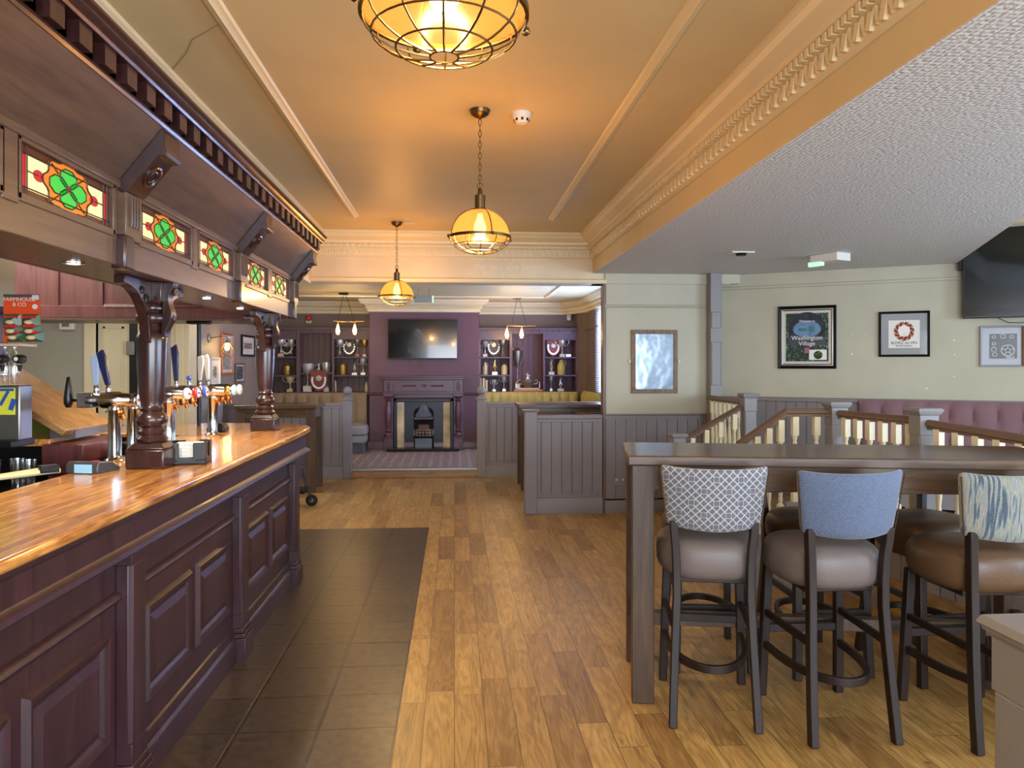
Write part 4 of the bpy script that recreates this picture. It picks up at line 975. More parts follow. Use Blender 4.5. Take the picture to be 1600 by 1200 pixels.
for px, py, lb, ra in ((1082, 1002, 'dark-backed bar stool behind the high table facing the lattice stool', 172), (1240, 1010, 'dark-backed bar stool behind the high table facing the tweed stool', 181), (1406, 1018, 'dark-backed bar stool behind the high table nearest its right end', 186)):
    X, Y = atZ(px, py, 0); d = make_stool(lb, X-.0, Y-.22, radians(ra), 'f4', 'leather', top=1.06)
    d['group'] = 'dark bar stools behind the high table'
# newel post at the bottom right corner
c = thing('newel_post', 'grey-brown painted square post with moulded cap at bottom right corner', 'post', (1.235, 1.50, 0))
nz = 1.004; hw = .066
def newel(par, h, w, mat='puttyg', capmat=None, cham=True, x=0, y=0, z0=0):
    mb = MB(); g = w*.18
    mb.box(x-w, x+w, y-w, y+w, z0, z0+h*.22 if cham else h)
    if cham:
        mb.prism([(x-w+g, y-w), (x+w-g, y-w), (x+w, y-w+g), (x+w, y+w-g), (x+w-g, y+w), (x-w+g, y+w), (x-w, y+w-g), (x-w, y-w+g)], 2, z0+h*.22, h-.16); mb.box(x-w, x+w, y-w, y+w, h-.16, h-.03)
    o = mb.build('post_shaft', mat, par, bevel=.003)
    mb = MB(); mb.frus(x, y, h-.045, h-.032, w, w+.010); mb.frus(x, y, h-.032, h-.018, w+.012, w+.016); mb.frus(x, y, h-.018, h, w+.022, w+.014)
    mb.build('post_cap', capmat or mat, par, bevel=.002); return o
newel(c, nz, hw)
# ---------------- balustrade of the raised area
PX_ = 2.68
def baluster(mb, x, y, z0, z1, w=.019):
    H = z1-z0; mb.box(x-w, x+w, y-w, y+w, z1-H*.22, z1); mb.box(x-w, x+w, y-w, y+w, z0, z0+H*.14)
    a = z0+H*.14; b = z1-H*.22; L = b-a
    mb.lathe([(w, 0), (.011, L*.04), (.016, L*.08), (.012, L*.13), (.019, L*.3), (.02, L*.42), (.014, L*.68), (.010, L*.82), (.016, L*.86), (.011, L*.9), (.018, L*.96), (w*.9, L)], x, y, a, 12)
RL = 1.245
bl = thing('balustrade', 'brown handrail with cream turned balusters round the raised seating', 'balustrade', (PX_, 5, 0))
ps = [6.72, 5.13, 4.32]; pxo = [0, 0, .12]
for y, xo in zip(ps, pxo): newel(bl, 1.30, .058, x=xo, y=y-5, z0=0)
def rail(mb, p, q, w=.034, h=.028):
    p, q = Vector(p), Vector(q); d = (q-p).normalized(); sd = Vector((-d.y, d.x, 0)).normalized(); up = Vector((0, 0, 1))
    prof = [(-w*.6, -h), (-w*.6, -h*.4), (-w, -h*.1), (-w*.85, h*.5), (-w*.35, h), (w*.35, h), (w*.85, h*.5), (w, -h*.1), (w*.6, -h*.4), (w*.6, -h)]
    n = len(prof); vs = [P+sd*a+up*b for P in (p, q) for a, b in prof]
    mb.add(vs, [tuple(range(n)), tuple(range(2*n-1, n-1, -1))]+[(i, i+n, (i+1)%n+n, (i+1)%n) for i in range(n)])
for P_, Q_, za, zb_ in (((0, BY-.15), (0, ps[0]+.058), RL, RL), ((0, ps[1]-.058), (pxo[2], ps[2]+.058), RL, RL), ((pxo[2], ps[2]-.058), (.44, 2.9), RL-.01, RL-.10)):
    P_ = Vector((P_[0], P_[1]-5, 0)); Q_ = Vector((Q_[0], Q_[1]-5, 0)); L = (Q_-P_).length; T_ = Matrix.Translation(P_) @ Matrix.Rotation(atan2((Q_-P_).y, (Q_-P_).x), 4, 'Z')
    def place(mb): mb.v = [tuple(T_ @ Vector(p)) for p in mb.v]; return mb
    mb = MB(); rail(mb, (0, 0, za-.03), (L, 0, zb_-.03)); place(mb).build('handrail', 'railp', bl)
    n = max(2, round(L/.125))
    for i in range(n):
        t = (i+.5)/n; mb = MB(); baluster(mb, L*t, 0, .60, za+(zb_-za)*t-.05, .021); place(mb).build('baluster', 'cream', bl)
    mb = MB(); mb.box(0, L, -.04, .04, .57, .60); place(mb).build('baluster_sill', 'putty', bl, bevel=.004)
    mb = MB(); mb.box(0, L, -.02, .02, 0, .57); i = 0
    while .1*(i+1) < L:
        mb.prism([(.1*i+.002, -.02), (.1*i+.006, -.03), (.1*i+.094, -.03), (.1*i+.098, -.02)], 2, .02, .56); i += 1
    place(mb).build('dwarf_panel', 'taupe_l', bl)
    mb = MB(); mb.sweep([(L, -.03), (0, -.03)], [(0, 0), (.02, 0), (.02, .16), (.014, .175), (0, .18)]); place(mb).build('panel_skirting', 'taupe_l', bl)
# stair rails up to the raised area
def stair_rail(label, y, x0, z0, x1, z1, has_newel):
    r = thing('stair_railing', label, 'stair railing', (x1, y, 0))
    mb = MB(); rail(mb, (x0-x1, 0, z0), (0, 0, z1)); mb.build('sloping_handrail', 'railp', r)
    if PX_-.058-x1 > .03:
        mb = MB(); rail(mb, (0, 0, z1), (PX_-.058-x1, 0, z1)); mb.build('level_handrail', 'railp', r)
    n = 4
    for i in range(n):
        t = (i+.6)/n; mb = MB(); baluster(mb, (x0-x1)*(1-t), 0, .30+.2*t, z0+(z1-z0)*t-.03, .021); mb.build('baluster', 'cream', r)
    for i in range(2 if PX_-.058-x1 > .2 else 0):
        mb = MB(); baluster(mb, (PX_-.058-x1)*(i+.45)/2, 0, .60, z1-.03, .021); mb.build('baluster', 'cream', r)
    newel(r, has_newel, .056, x=x0-x1-.056, y=0)
    mb = MB(); mb.prism([(x0-x1, 0), (PX_-.058-x1, 0), (PX_-.058-x1, .6), (0, .6), (0, .5), (x0-x1, .30)], 1, -.02, .02); mb.build('string_panel', 'taupe_l', r)
    return r
stair_rail('farther sloping stair handrail with low square newel, next to the tall post', ps[0], 2.08, .885, 2.60, 1.17, .94)
stair_rail('nearer sloping stair handrail that turns level behind the high table', ps[1], 1.97, 1.0, 2.31, 1.225, 1.0)
struct(MB().box(2.30, 2.72, ps[1]+.03, ps[0]-.03, 0, RZ*.5).build('trim_22', 'floor', smooth=False))
# tall square post
X = atY(1117, BY-.1)
tp = MB(); w = .062; g = .016
tp.box(-w, w, -w, w, 0, 1.35)
tp.prism([(-w+g, -w), (w-g, -w), (w, -w+g), (w, w-g), (w-g, w), (-w+g, w), (-w, w-g), (-w, -w+g)], 2, 1.35, 1.8); tp.box(-w, w, -w, w, 1.8, 1.95)
tp.prism([(-w+g, -w), (w-g, -w), (w, -w+g), (w, w-g), (w-g, w), (-w+g, w), (-w, w-g), (-w, -w+g)], 2, 1.95, 2.12); tp.box(-w, w, -w, w, 2.12, LZ)
o = tp.build('tall_post', 'puttyg', bevel=.003); o.location = (X, BY-.085, 0); tag(o, 'tall grey painted square post rising to the textured ceiling', 'post')

# ---------------- purple buttoned banquette on the angled wall
def tufted(name, label, cat, P0, P1, out, z0, z1, pitch, mat, seatz, depth, seatmat=None, d=.09, seat=True):
    P0 = Vector(P0); P1 = Vector(P1); L = (P1-P0).length; a = atan2((P1-P0).y, (P1-P0).x)
    r = thing(name, label, cat, ((P0.x+P1.x)/2, (P0.y+P1.y)/2, 0), a); r.rotation_euler = (0, 0, a)
    n = max(2, round(L/pitch)); p = L/n; K = 6
    nx = n*K; nzz = 10; vs = []; fs = []
    for j in range(nzz+1):
        v = j/nzz
        for i in range(nx+1):
            t = (i % K)/K; bump = abs(sin(pi*t))**.5; vv = abs(sin(pi*min(1, v*1.0)*2))**.6 if n else 0
            rows = abs(sin(pi*(v*2)))**.5
            y = -(d*(.55+.45*bump*(.55+.45*rows)))*(1-(.5 if j in (0, nzz) else 0)-(.08 if j == nzz-1 else 0))
            vs.append((-L/2+p*(i/K), y, z0+(z1-z0)*v))
    W_ = nx+1
    for j in range(nzz):
        for i in range(nx): q_ = j*W_+i; fs.append((q_, q_+1, q_+1+W_, q_+W_))
    b0 = len(vs)
    for j in (0, nzz): vs += [(-L/2, 0, z0+(z1-z0)*j/nzz), (L/2, 0, z0+(z1-z0)*j/nzz)]
    mb = MB(); mb.add(vs, fs); mb.box(-L/2, L/2, -d*.45, -.002, z0, z1-.01)
    bk2 = mb.build('tufted_back', mat, r, ang=70)
    mb = MB()
    for i in range(1, n): mb.sphere((-L/2+p*i, -d*.56, (z0+z1)/2), .012, 8, 5)
    mb.build('button', mat, bk2)
    if seat:
        MB().box(-L/2, L/2, -depth, -.02, seatz-.12, seatz).build('seat_cushion', seatmat or mat, r, bevel=.035, seg=4)
        MB().box(-L/2, L/2, -depth+.04, -.02, seatz-.44 if seatz > .6 else SZ, seatz-.12).build('seat_plinth', 'putty', r)
    return r
pa, pb = onwall(1343), onwall(1760)
tufted('banquette', 'dusky pink buttoned velvet banquette along the pale angled wall', 'banquette', pa+wn*.036, pb+wn*.036, 0, .68, 1.215, .20, 'velvet', RZ+.48, .55)
# a low table in the raised area is hidden; wall pictures
def framed(name, label, loc, rz, w, h, fm, inner=None, mat_='skin', mw=.05, fw=.03, dep=.025, fill='paper'):
    r = thing(name, label, 'picture', loc, rz)
    mb = MB(); 
    prof = [(0, 0), (0, -dep*.8), (fw*.25, -dep), (fw*.7, -dep*.6), (fw, -dep*.45), (fw, 0)]
    def frame(mb, w, h, prof):
        vs = []; m = len(prof)
        for (x, z), (sx, sz) in zip(((-w/2, -h/2), (w/2, -h/2), (w/2, h/2), (-w/2, h/2)), ((1, 1), (-1, 1), (-1, -1), (1, -1))):
            for a, b in prof: vs.append((x+sx*a, b, z+sz*a))
        mb.add(vs, [(i*m+k, ((i+1)%4)*m+k, ((i+1)%4)*m+(k+1)%m, i*m+(k+1)%m) for i in range(4) for k in range(m)])
    frame(mb, w, h, prof); mb.build('frame', fm, r, ang=25)
    if inner: 
        mb = MB(); frame(mb, w-2*fw, h-2*fw, [(0, 0), (0, -dep*.7), (.008, -dep*.75), (.02, -dep*.4), (.02, 0)]); mb.build('inner_frame', inner, r, ang=25)
    MB().box(-w/2+fw*.6, w/2-fw*.6, -dep*.3, 0, -h/2+fw*.6, h/2-fw*.6).build('mount', mat_, r, smooth=False)
    iw, ih = w-2*fw-2*mw, h-2*fw-2*mw
    p = MB().box(-iw/2, iw/2, -dep*.3-.001, -dep*.3, -ih/2, ih/2).build('print', fill, r, smooth=False)
    MB().box(-w/2+fw*.8, w/2-fw*.8, -dep*.43, -dep*.42, -h/2+fw*.8, h/2-fw*.8).build('picture_glass', 'pglass', r, smooth=False)
    return r, p, iw, ih, -dep*.3-.0015
def wallpos(px, py, out=.004):
    p = onwall(px)+wn*out; return (p.x, p.y, zz(py, p.x, p.y)), sc_(p.x, p.y)
def foliage(name, a, b, c_):
    t = NT(name).set(.6); v = t.coord(); n = t.n('ShaderNodeTexNoise'); n.inputs['Scale'].default_value = 55; n.inputs['Detail'].default_value = 4; t.l(v, n.inputs[0])
    t.l(t.ramp(n.outputs[0], [(.4, a), (.55, b), (.66, c_)]), t.b.inputs[0]); return t.m
(l, s) = wallpos(1261, 527)
r, p, iw, ih, yy = framed('framed_poster', 'black framed village sign poster, largest picture on the pale wall', l, wdir, 85/s, 98/s, 'blackm', 'pewter', 'skin', .045, .03, .03, foliage('dark_foliage', '101C18', '2C4438', '6F8F6A'))
mb = MB(); mb.lathe([(.0001, 0), (iw*.44, 0)], 0, yy-.001, ih*.16, 28, 'y', sx=1); 
o = mb.build('sign_board', plain('slate_sign', '3B4450', .5), p)
MB().box(-iw*.44, iw*.44, yy-.0016, yy-.0006, -ih*.16, ih*.02).build('sign_panel', plain('slate_sign_2', '333B47', .5), p)
mb = MB(); mb.lathe([(.0001, 0), (iw*.33, 0)], 0, yy-.002, ih*.17, 28, 'y')
mb.v = [(x, y, ih*.17+(z-ih*.17)*.62) for x, y, z in mb.v]; mb.build('sign_oval', plain('sky_blue_print', '8DB4D8', .5), p)
mb = MB(); mb.obox((-iw*.1, yy-.003, ih*.16), (iw*.2, .001, ih*.06)); mb.obox((iw*.12, yy-.003, ih*.17), (iw*.13, .001, ih*.11)); mb.build('village_print', plain('teal_print', '2E6E78', .5), p)
text('poster_lettering', 'Washington\nVillage', .062, 'paper', (0, yy-.0035, -ih*.075), (pi/2, 0, 0), p, .0004)
text('poster_small_lettering', 'Welcome to', .03, 'paper', (0, yy-.0035, ih*.335), (pi/2, 0, 0), p, .0004)
MB().box(iw*.05, iw*.46, yy-.002, yy-.0005, -ih*.47, -ih*.26).build('inset_photo', 'paper', p)
MB().lathe([(.0001, 0), (ih*.085, 0)], iw*.26, yy-.003, -ih*.37, 20, 'y').build('inset_figure', foliage('green_leaves', '1E2A18', '50682E', 'A8B070'), p)
MB().box(-iw*.06, iw*.06, yy-.002, yy-.0005, -ih*.33, -ih*.22).build('shield_print', plain('pink_crest', 'A05A70', .5), p)
(l, s) = wallpos(1412.5, 522)
r, p, iw, ih, yy = framed('framed_print', 'dark framed wine print with orange leaf wreath between poster and television', l, wdir, 71/s, 71/s, 'blackm', None, plain('grey_mount', '9A9C9C', .8), .065, .022, .028, 'paper')
t = plain('orange_leaf_print', 'C8762A', .6); t2 = plain('maroon_leaf_print', '6A2430', .6)
for kk, mt in ((0, t), (1, t2)):
    mb = MB()
    for k in range(11):
        a = 2*pi*(k+.5*kk)/11; rr = ih*.27; px_, pz_ = rr*cos(a)*.95, ih*.1+rr*sin(a)
        mb.obox((px_, yy-.0005*(1+kk), pz_), (ih*.15, .0006, ih*.08), ry=-a+.6*kk)
    mb.build('leaf_wreath', mt, p)
mb = MB(); mb.prism([(-iw*.12, -ih*.1), (-iw*.2, ih*.12), (-iw*.16, ih*.26), (-iw*.05, ih*.3), (0, ih*.36), (iw*.05, ih*.3), (iw*.16, ih*.26), (iw*.2, ih*.12), (iw*.12, -ih*.1), (iw*.03, ih*.05), (-iw*.03, ih*.05)], 1, yy-.003, yy-.002); mb.build('white_figure_print', plain('white_cloth_print', 'EDEBE4', .6), p)
text('print_lettering', 'BUVEZ du VIN', .037, 'shieldbk', (0, yy-.0015, -ih*.32), (pi/2, 0, 0), p, .0003)
text('print_small_lettering', '&vivez joyeux', .026, 'shieldbk', (0, yy-.0015, -ih*.42), (pi/2, 0, 0), p, .0003)
(l, s) = wallpos(1567, 541)
r, p, iw, ih, yy = framed('football_print', 'pale grey framed blueprint of a football below the television', l, wdir, 62/s, 64/s, plain('pale_grey_frame', 'A4A8AE', .5), None, plain('pale_grey_mount', '9EA2AA', .6), .055, .02, .028, plain('charcoal_print', '35383F', .6))
mb = MB(); R = ih*.22
for rr in (R,): mb.tube([(iw*.17+rr*cos(2*pi*k/20), yy-.001, -ih*.17+rr*sin(2*pi*k/20)) for k in range(20)], .0035, 4, closed=True)
mb.tube([(iw*.17+R*.4*cos(2*pi*k/5+pi/2), yy-.001, -ih*.17+R*.4*sin(2*pi*k/5+pi/2)) for k in range(5)], .003, 4, closed=True)
for k in range(5): a = 2*pi*k/5+pi/2; mb.tube([(iw*.17+R*.4*cos(a), yy-.001, -ih*.17+R*.4*sin(a)), (iw*.17+R*cos(a), yy-.001, -ih*.17+R*sin(a))], .0028, 4)
for (x_, z_, rr) in ((-iw*.33, ih*.38, .012), (0, ih*.4, .02), (iw*.3, ih*.38, .014), (-iw*.33, ih*.1, .014), (-iw*.33, -ih*.12, .02), (-iw*.3, -ih*.33, .018)):
    mb.tube([(x_+rr*cos(2*pi*k/10), yy-.001, z_+rr*sin(2*pi*k/10)) for k in range(10)], .002, 4, closed=True)
mb.build('chalk_drawing', 'paper', p)
text('print_mark', 'FIG.4', .028, 'paper', (iw*.25, yy-.001, -ih*.45), (pi/2, 0, 0), p, .0003)
(l, s) = wallpos(1622, 541); framed('edge_picture', 'dark wood framed picture cut off by the right edge', (l[0], l[1], l[2]), wdir, 44/s, 64/s, 'railp')
# tarnished mirror on the grey wall
X = atY(1022, BY); s = sc_(X, BY); z = zz(565, X, BY)
mm = thing('wall_mirror', 'wood framed reflective picture studded with screws on the grey wall', 'mirror', (X, BY-.003, z))
w, h = 73/s, 99/s; fw = .045
mb = MB(); mb.box(-w/2, w/2, -.022, 0, -h/2, -h/2+fw); mb.box(-w/2, w/2, -.022, 0, h/2-fw, h/2); mb.box(-w/2, -w/2+fw, -.022, 0, -h/2+fw, h/2-fw); mb.box(w/2-fw, w/2, -.022, 0, -h/2+fw, h/2-fw)
mb.build('frame', wood('worn_mirror_frame', '5C4630', '8A6E4E', 2, 2, .5), mm, bevel=.003)
t = NT('hazy_mirror_glass').set(.22, 1, 0, .5, '8C9AAA'); v = t.coord(); n = t.n('ShaderNodeTexNoise'); n.inputs['Scale'].default_value = 5; n.inputs['Detail'].default_value = 2; t.l(v, n.inputs[0]); t.bump(n.outputs[0], .35, .02)
MB().box(-w/2+fw, w/2-fw, -.012, -.002, -h/2+fw, h/2-fw).build('mirror_glass', t.m, mm, smooth=False)
mb = MB()
for sx in (-1, 1):
    for k in (-.42, -.2, .05, .3, .45): mb.sphere((sx*(w/2-.02), -.023, h*k), .007, 8, 5)
    mb.sphere((0, -.023, sx*(h/2-.02)), .007, 8, 5)
mb.build('screw_heads', 'brass', mm)
for sx in (-1, 1): MB().lathe([(.014, 0), (.014, -.02), (.008, -.024)], sx*(w/2+.018), 0, .0, 12, 'y').build('mounting_stud', 'white', mm)

# television on the angled wall
(l, s) = wallpos(1503, 498, .10)
tv = thing('wall_television', 'large black television mounted high in the right corner', 'television', (l[0], l[1], l[2]), wdir-.05)
tw, th_ = 1.45, .83
MB().box(0, tw, -.02, .03, 0, th_).build('casing', 'black', tv, bevel=.006)
MB().box(.012, tw-.012, -.0225, -.02, .018, th_-.012).build('screen', 'blackg', tv, smooth=False)
mb = MB(); mb.box(.3, 1.1, .03, .10, .2, .6); mb.box(-.035, .02, .01, .09, .46, .56); mb.build('wall_bracket', 'blackm', tv)
mb = MB(); mb.tube([(.28, .02, .0), (.36, .02, -.045), (.47, .02, -.05), (.55, .02, .0)], .004, 6); mb.build('cable', 'black', tv)
# ceiling fittings on the lowered ceiling
X, Y = atZ(1158, 394, LZ); o = thing('ceiling_sensor', 'flat white sensor on textured ceiling left of the green exit light', 'sensor', (X, Y, LZ)); MB().box(-.1, .1, -.06, .06, -.012, 0).build('plate', 'white', o, bevel=.004); MB().lathe([(.04, -.03), (.05, -.012)], n=16).build('sensor_eye', 'blackm', o)
X, Y = atZ(1300, 397, LZ); o = thing('emergency_light', 'white emergency exit light with green lens on textured ceiling', 'exit light', (X, Y, LZ), .45)
MB().box(-.09, .09, -.12, .16, -.07, 0).build('housing', 'white', o, bevel=.006); mb = MB(); mb.box(-.09, -.05, .04, .18, -.10, -.06); mb.build('green_lens', 'exitg', o, bevel=.004)
X, Y = atZ(815, 177, CZ); o = thing('smoke_detector', 'round white smoke detector on the cream ceiling beside the middle pendant', 'smoke detector', (X, Y, CZ))
MB().lathe([(.055, 0), (.055, -.012), (.048, -.03), (.044, -.032), (.03, -.055), (.001, -.058)], n=28).build('body', 'white', o)
mb = MB()
for k in range(8): a = k*pi/4; mb.obox((.041*cos(a), .041*sin(a), -.04), (.004, .012, .014), rz=a)
mb.build('vent_slots', 'blackm', o)
X, Y = atZ(640, 349, CZ); o = thing('ceiling_plate', 'small flat cream plate on ceiling beside the farthest pendant rose', 'plate', (X, Y, CZ)); MB().box(-.05, .05, -.03, .03, -.008, 0).build('plate', 'cream', o)
# crack in the left ceiling border
X0, Y0 = atZ(347, 35, CZ); mb = MB(); pts = []
for px, py in ((368, 40), (345, 36), (300, 62), (292, 82), (270, 108)): X, Y = atZ(px, py, CZ); pts.append((X-X0, Y-Y0, 0))
mb.tube(pts, .0022, 4); o = mb.build('ceiling_crack', 'taupe_l'); o.location = (X0, Y0, CZ-.0005); o['kind'] = 'structure'

# ================================================================== PENDANTS
def pendant(label, x, y, dome_z, energy):
    r = thing('pendant_lamp', label, 'pendant lamp', (x, y, CZ))
    MB().lathe([(.056, 0), (.056, -.008), (.05, -.016), (.05, -.022), (.034, -.036), (.012, -.044), (.006, -.05)], n=28).build('ceiling_rose', 'antique', r)
    zt = dome_z-CZ+.16+.11; mb = MB(); z = -.05; k = 0
    while z > zt+.02:
        rr = Matrix.Rotation(pi/2*(k % 2), 4, 'Z'); pts = []
        for i in range(10):
            a = 2*pi*i/10; pts.append(rr @ Vector((.008*cos(a), 0, z-.017+.019*sin(a))))
        mb.tube(pts, .0022, 5, closed=True); z -= .03; k += 1
    mb.tube([(.016*cos(2*pi*i/14), 0, zt+.01+.016*sin(2*pi*i/14)) for i in range(14)], .002, 5, closed=True)
    mb.build('chain', 'antique', r)
    D = dome_z-CZ; R = .158
    MB().lathe([(.008, D+.27), (.012, D+.26), (.014, D+.235), (.028, D+.23), (.028, D+.158), (.036, D+.155), (.036, D+.15)], n=20).build('lamp_holder', 'antique', r)
    n = 96; prof = []
    for i in range(13): a = radians(12)+(pi/2-radians(12))*i/12; prof.append((R*sin(a), D+.155*cos(a)))
    mb = MB(); vs = []; fs = []
    for rr, h in prof:
        for k in range(n): q_ = rr*(1+.011*(1 if k % 2 else -1)); a = 2*pi*k/n; vs.append((q_*cos(a), q_*sin(a), h))
    for i in range(12):
        for k in range(n): fs.append((i*n+k, i*n+(k+1)%n, (i+1)*n+(k+1)%n, (i+1)*n+k))
    mb.add(vs, fs); mb.build('glass_dome', 'dome', r, ang=180)
    MB().lathe([(R+.002, D-.004), (R+.010, D-.004), (R+.010, D+.010), (R+.002, D+.010), (R+.002, D-.004)], n=48, cap=False).build('rim', 'antique', r)
    mb = MB()
    for k in range(4):
        a = k*pi/2+.35; mb.tube([((R+.006)*sin(t)*cos(a), (R+.006)*sin(t)*sin(a), D+.161*cos(t)) for t in [pi/2*i/8+.15*(8-i)/8 for i in range(9)]], .003, 5)
        mb.sphere(((R+.02)*cos(a), (R+.02)*sin(a), D), .010, 8, 6)
    mb.build('dome_strap', 'antique', r)
    mb = MB(); R2 = R+.004; dp = .085
    for k in range(12):
        a = 2*pi*k/12; mb.tube([(R2*cos(t)*cos(a), R2*cos(t)*sin(a), D-dp*sin(t)) for t in [radians(80)*i/8 for i in range(9)]], .0024, 5)
    for t in (radians(28), radians(54), radians(80)): mb.tube([(R2*cos(t)*cos(2*pi*i/32), R2*cos(t)*sin(2*pi*i/32), D-dp*sin(t)) for i in range(32)], .0024, 5, closed=True)
    mb.build('wire_cage', 'antique', r)
    MB().lathe([(.012, D+.13), (.016, D+.11), (.03, D+.07), (.034, D+.045), (.026, D+.018), (.001, D+.008)], n=18).build('bulb', 'bulb', r)
    lamp('pendant_light', 'POINT', (0, 0, D+.03), energy, WARM, size=.045, parent=r)
    return r
X, Y = atZ(680, -300, CZ)
pz = .76
pendant('nearest caged dome pendant, its top cut off by the upper frame edge', -.02, 1.50, EYE+.695, 38)
X, Y = atZ(750, 172, CZ); pendant('middle caged amber dome pendant hanging in the centre of the room', X, Y, EYE+.69, 38)
X, Y = atZ(620, 347, CZ); pendant('farthest caged amber dome pendant hanging near the wide opening', X, Y, EYE+.665, 38)
def twin(label, px, py, bx, Y):
    X = atY(px, Y); r = thing('twin_pendant', label, 'pendant lamp', (X, Y, FZ)); s = sc_(X, Y)
    MB().box(-.07, .07, -.04, .04, -.03, 0).build('ceiling_plate', 'black', r, bevel=.004)
    zb = (zz(502 if px < 700 else 509, X, Y)-FZ)
    mb = MB(); mb.obox((0, -.02, zb), (.30*1.0, .05, .016), ry=.03); mb.obox((.13, .03, zb+.0), (.36, .05, .016), ry=-.02); mb.build('wood_bar', 'oakflap', r, bevel=.003)
    for dx in (-.03, .22):
        mb = MB(); mb.tube([(0 if dx < 0 else .03, 0, -.02), (dx-.06, 0, zb)], .004, 6); mb.build('cord', 'black', r)
        xx = (bx[0] if dx < 0 else bx[1])/s
        MB().lathe([(.014, zb), (.016, zb-.05), (.012, zb-.055)], xx, 0, 0, 12).build('lamp_holder', 'brass', r)
        MB().lathe([(.010, zb-.05), (.016, zb-.08), (.028, zb-.13), (.03, zb-.16), (.018, zb-.20), (.001, zb-.205)], xx, 0, 0, 14).build('bulb', 'bulb2', r)
        lamp('bulb_light', 'POINT', (xx, -.0, zb-.14), 7, WARM, size=.05, parent=r)
    return r
twin('twin bulb pendant in the far room left of the chimney', 537, 462, (-9, 17), 11.8)
twin('twin bulb pendant in the far room right of the chimney', 808, 470, (-16, 7), 12.35)
# ================================================================== PARTITIONS AND FAR TABLES
def partition(name, label, x0, x1, y, h, post_at, ball, step=None, wide=.10, mat='putty'):
    r = thing(name, label, 'partition', ((x0+x1)/2, y, 0)); cx = (x0+x1)/2
    MB().box(x0-cx, x1-cx, .01, .06, 0, h-.02).build('panel', mat, r, smooth=False)
    mb = MB(); tg(mb, x0-cx, x1-cx, .01, .22, h-.07, .105, .010); mb.build('boarding', mat, r, ang=20)
    mb = MB(); mb.box(x0-cx, x1-cx, -.01, .08, h-.04, h); mb.box(x0-cx, x1-cx, -.004, .02, h-.075, h-.04); mb.build('cap_rail', mat, r, bevel=.005)
    mb = MB(); mb.sweep([(x1-cx, .01), (x0-cx, .01)], [(0, 0), (.022, 0), (.022, .13), (.014, .15), (.014, .165), (0, .17)]); mb.build('skirting', mat, r)
    px_ = (x0 if post_at < 0 else x1)-cx; w = wide/2
    mb = MB(); mb.box(px_-w, px_+w, -.03, -.03+wide, 0, h+.04)
    o = mb.build('end_post', mat, r, bevel=.008)
    mb = MB()
    if ball:
        mb.frus(px_, -.03+w, h+.04, h+.06, w+.012, w+.012); mb.frus(px_, -.03+w, h+.06, h+.11, w, .02); mb.build('post_cap', mat, r, bevel=.004)
        mb = MB(); mb.sphere((px_, -.03+w, h+.165), .062, 20, 12); mb.build('ball_finial', mat, r)
    else:
        mb.frus(px_, -.03+w, h+.04, h+.06, w+.02, w+.025); mb.build('post_cap', mat, r, bevel=.004)
    return r
xl0, xl1 = atY(470, FY-.03), atY(543, FY-.03)
partition('low_partition', 'low grey boarded partition left of the step with ball-topped post', -3.19, xl1, FY-.05, 1.04, 1, True, wide=.12)
xr0 = atY(752, FY-.03)
partition('low_partition', 'low brown-grey boarded partition right of the step with ball-topped post', xr0, 2.2, FY-.05, 1.045, -1, True, wide=.12, mat='taupe_l')
xq = atY(829, BY)
partition('low_partition', 'nearest low grey boarded partition joined to the grey wall', xq, gx0-.03, BY-.03, 1.035, -1, False, wide=.13)
def far_table(label, x0, x1, y0, y1, h, mat='tabletop'):
    r = thing('tall_table', label, 'table', ((x0+x1)/2, (y0+y1)/2, 0)); w, d = (x1-x0)/2, (y1-y0)/2
    MB().box(-w, w, -d, d, h-.045, h).build('table_top', mat, r, bevel=.005)
    mb = MB(); mb.box(-w+.06, w-.06, -d+.04, -d+.06, h-.16, h-.045); mb.box(-w+.06, w-.06, d-.06, d-.04, h-.16, h-.045); mb.box(w-.06, w-.04, -d+.06, d-.06, h-.16, h-.045); mb.box(-w+.04, -w+.06, -d+.06, d-.06, h-.16, h-.045); mb.build('apron', mat, r)
    for sx in (-1, 1):
        for sy in (-1, 1): MB().box(sx*(w-.03), sx*(w-.13), sy*(d-.03), sy*(d-.13), 0, h-.045).build('leg', 'tableleg', r, bevel=.003)
    return r
far_table('high wooden table beyond the end of the bar on the left', -2.66, atZ(500, 632, 1.07)[0], 9.35, 10.0, 1.075)
far_table('high wooden table tucked behind the grey partition on the right', atY(811, 9.35), 2.15, 9.35, 10.0, 1.07)
# dark low-backed chairs at the right table
def low_chair(label, x, y):
    r = thing('high_chair', label, 'chair', (x, y, 0))
    pts = [(.2*cos(t), -.2*sin(t)*.7, 1.0) for t in [pi*i/12 for i in range(13)]]
    mb = MB(); vs = []; n = 13
    for i, p in enumerate(pts):
        for dz, k in ((-.13, 1), (0, 1.06), (0, .98), (-.13, .93)): vs.append((p[0]*k, p[1]*k, p[2]+dz))
    fs = [(i*4+k, (i+1)*4+k, (i+1)*4+(k+1)%4, i*4+(k+1)%4) for i in range(n-1) for k in range(4)]+[(0, 1, 2, 3), (48, 49, 50, 51)]
    mb.add(vs, fs); mb.build('backrest', 'railp', r, ang=60)
    MB().lathe([(.001, .70), (.19, .70), (.21, .73), (.2, .77), (.001, .79)], n=24).build('seat', 'leather', r)
    for sx in (-1, 1):
        for sy in (-1, 1): MB().tube([(sx*.18, sy*.17, 0), (sx*.15, sy*.13, .72)], .02, sq=(.035, .035)).build('leg', 'stoolleg', r)
    for sx in (-1, 1): MB().tube([(sx*.16, -.12, .74), (sx*.17, -.10, .9)], .014, 8).build('back_support', 'stoolleg', r)
    return r
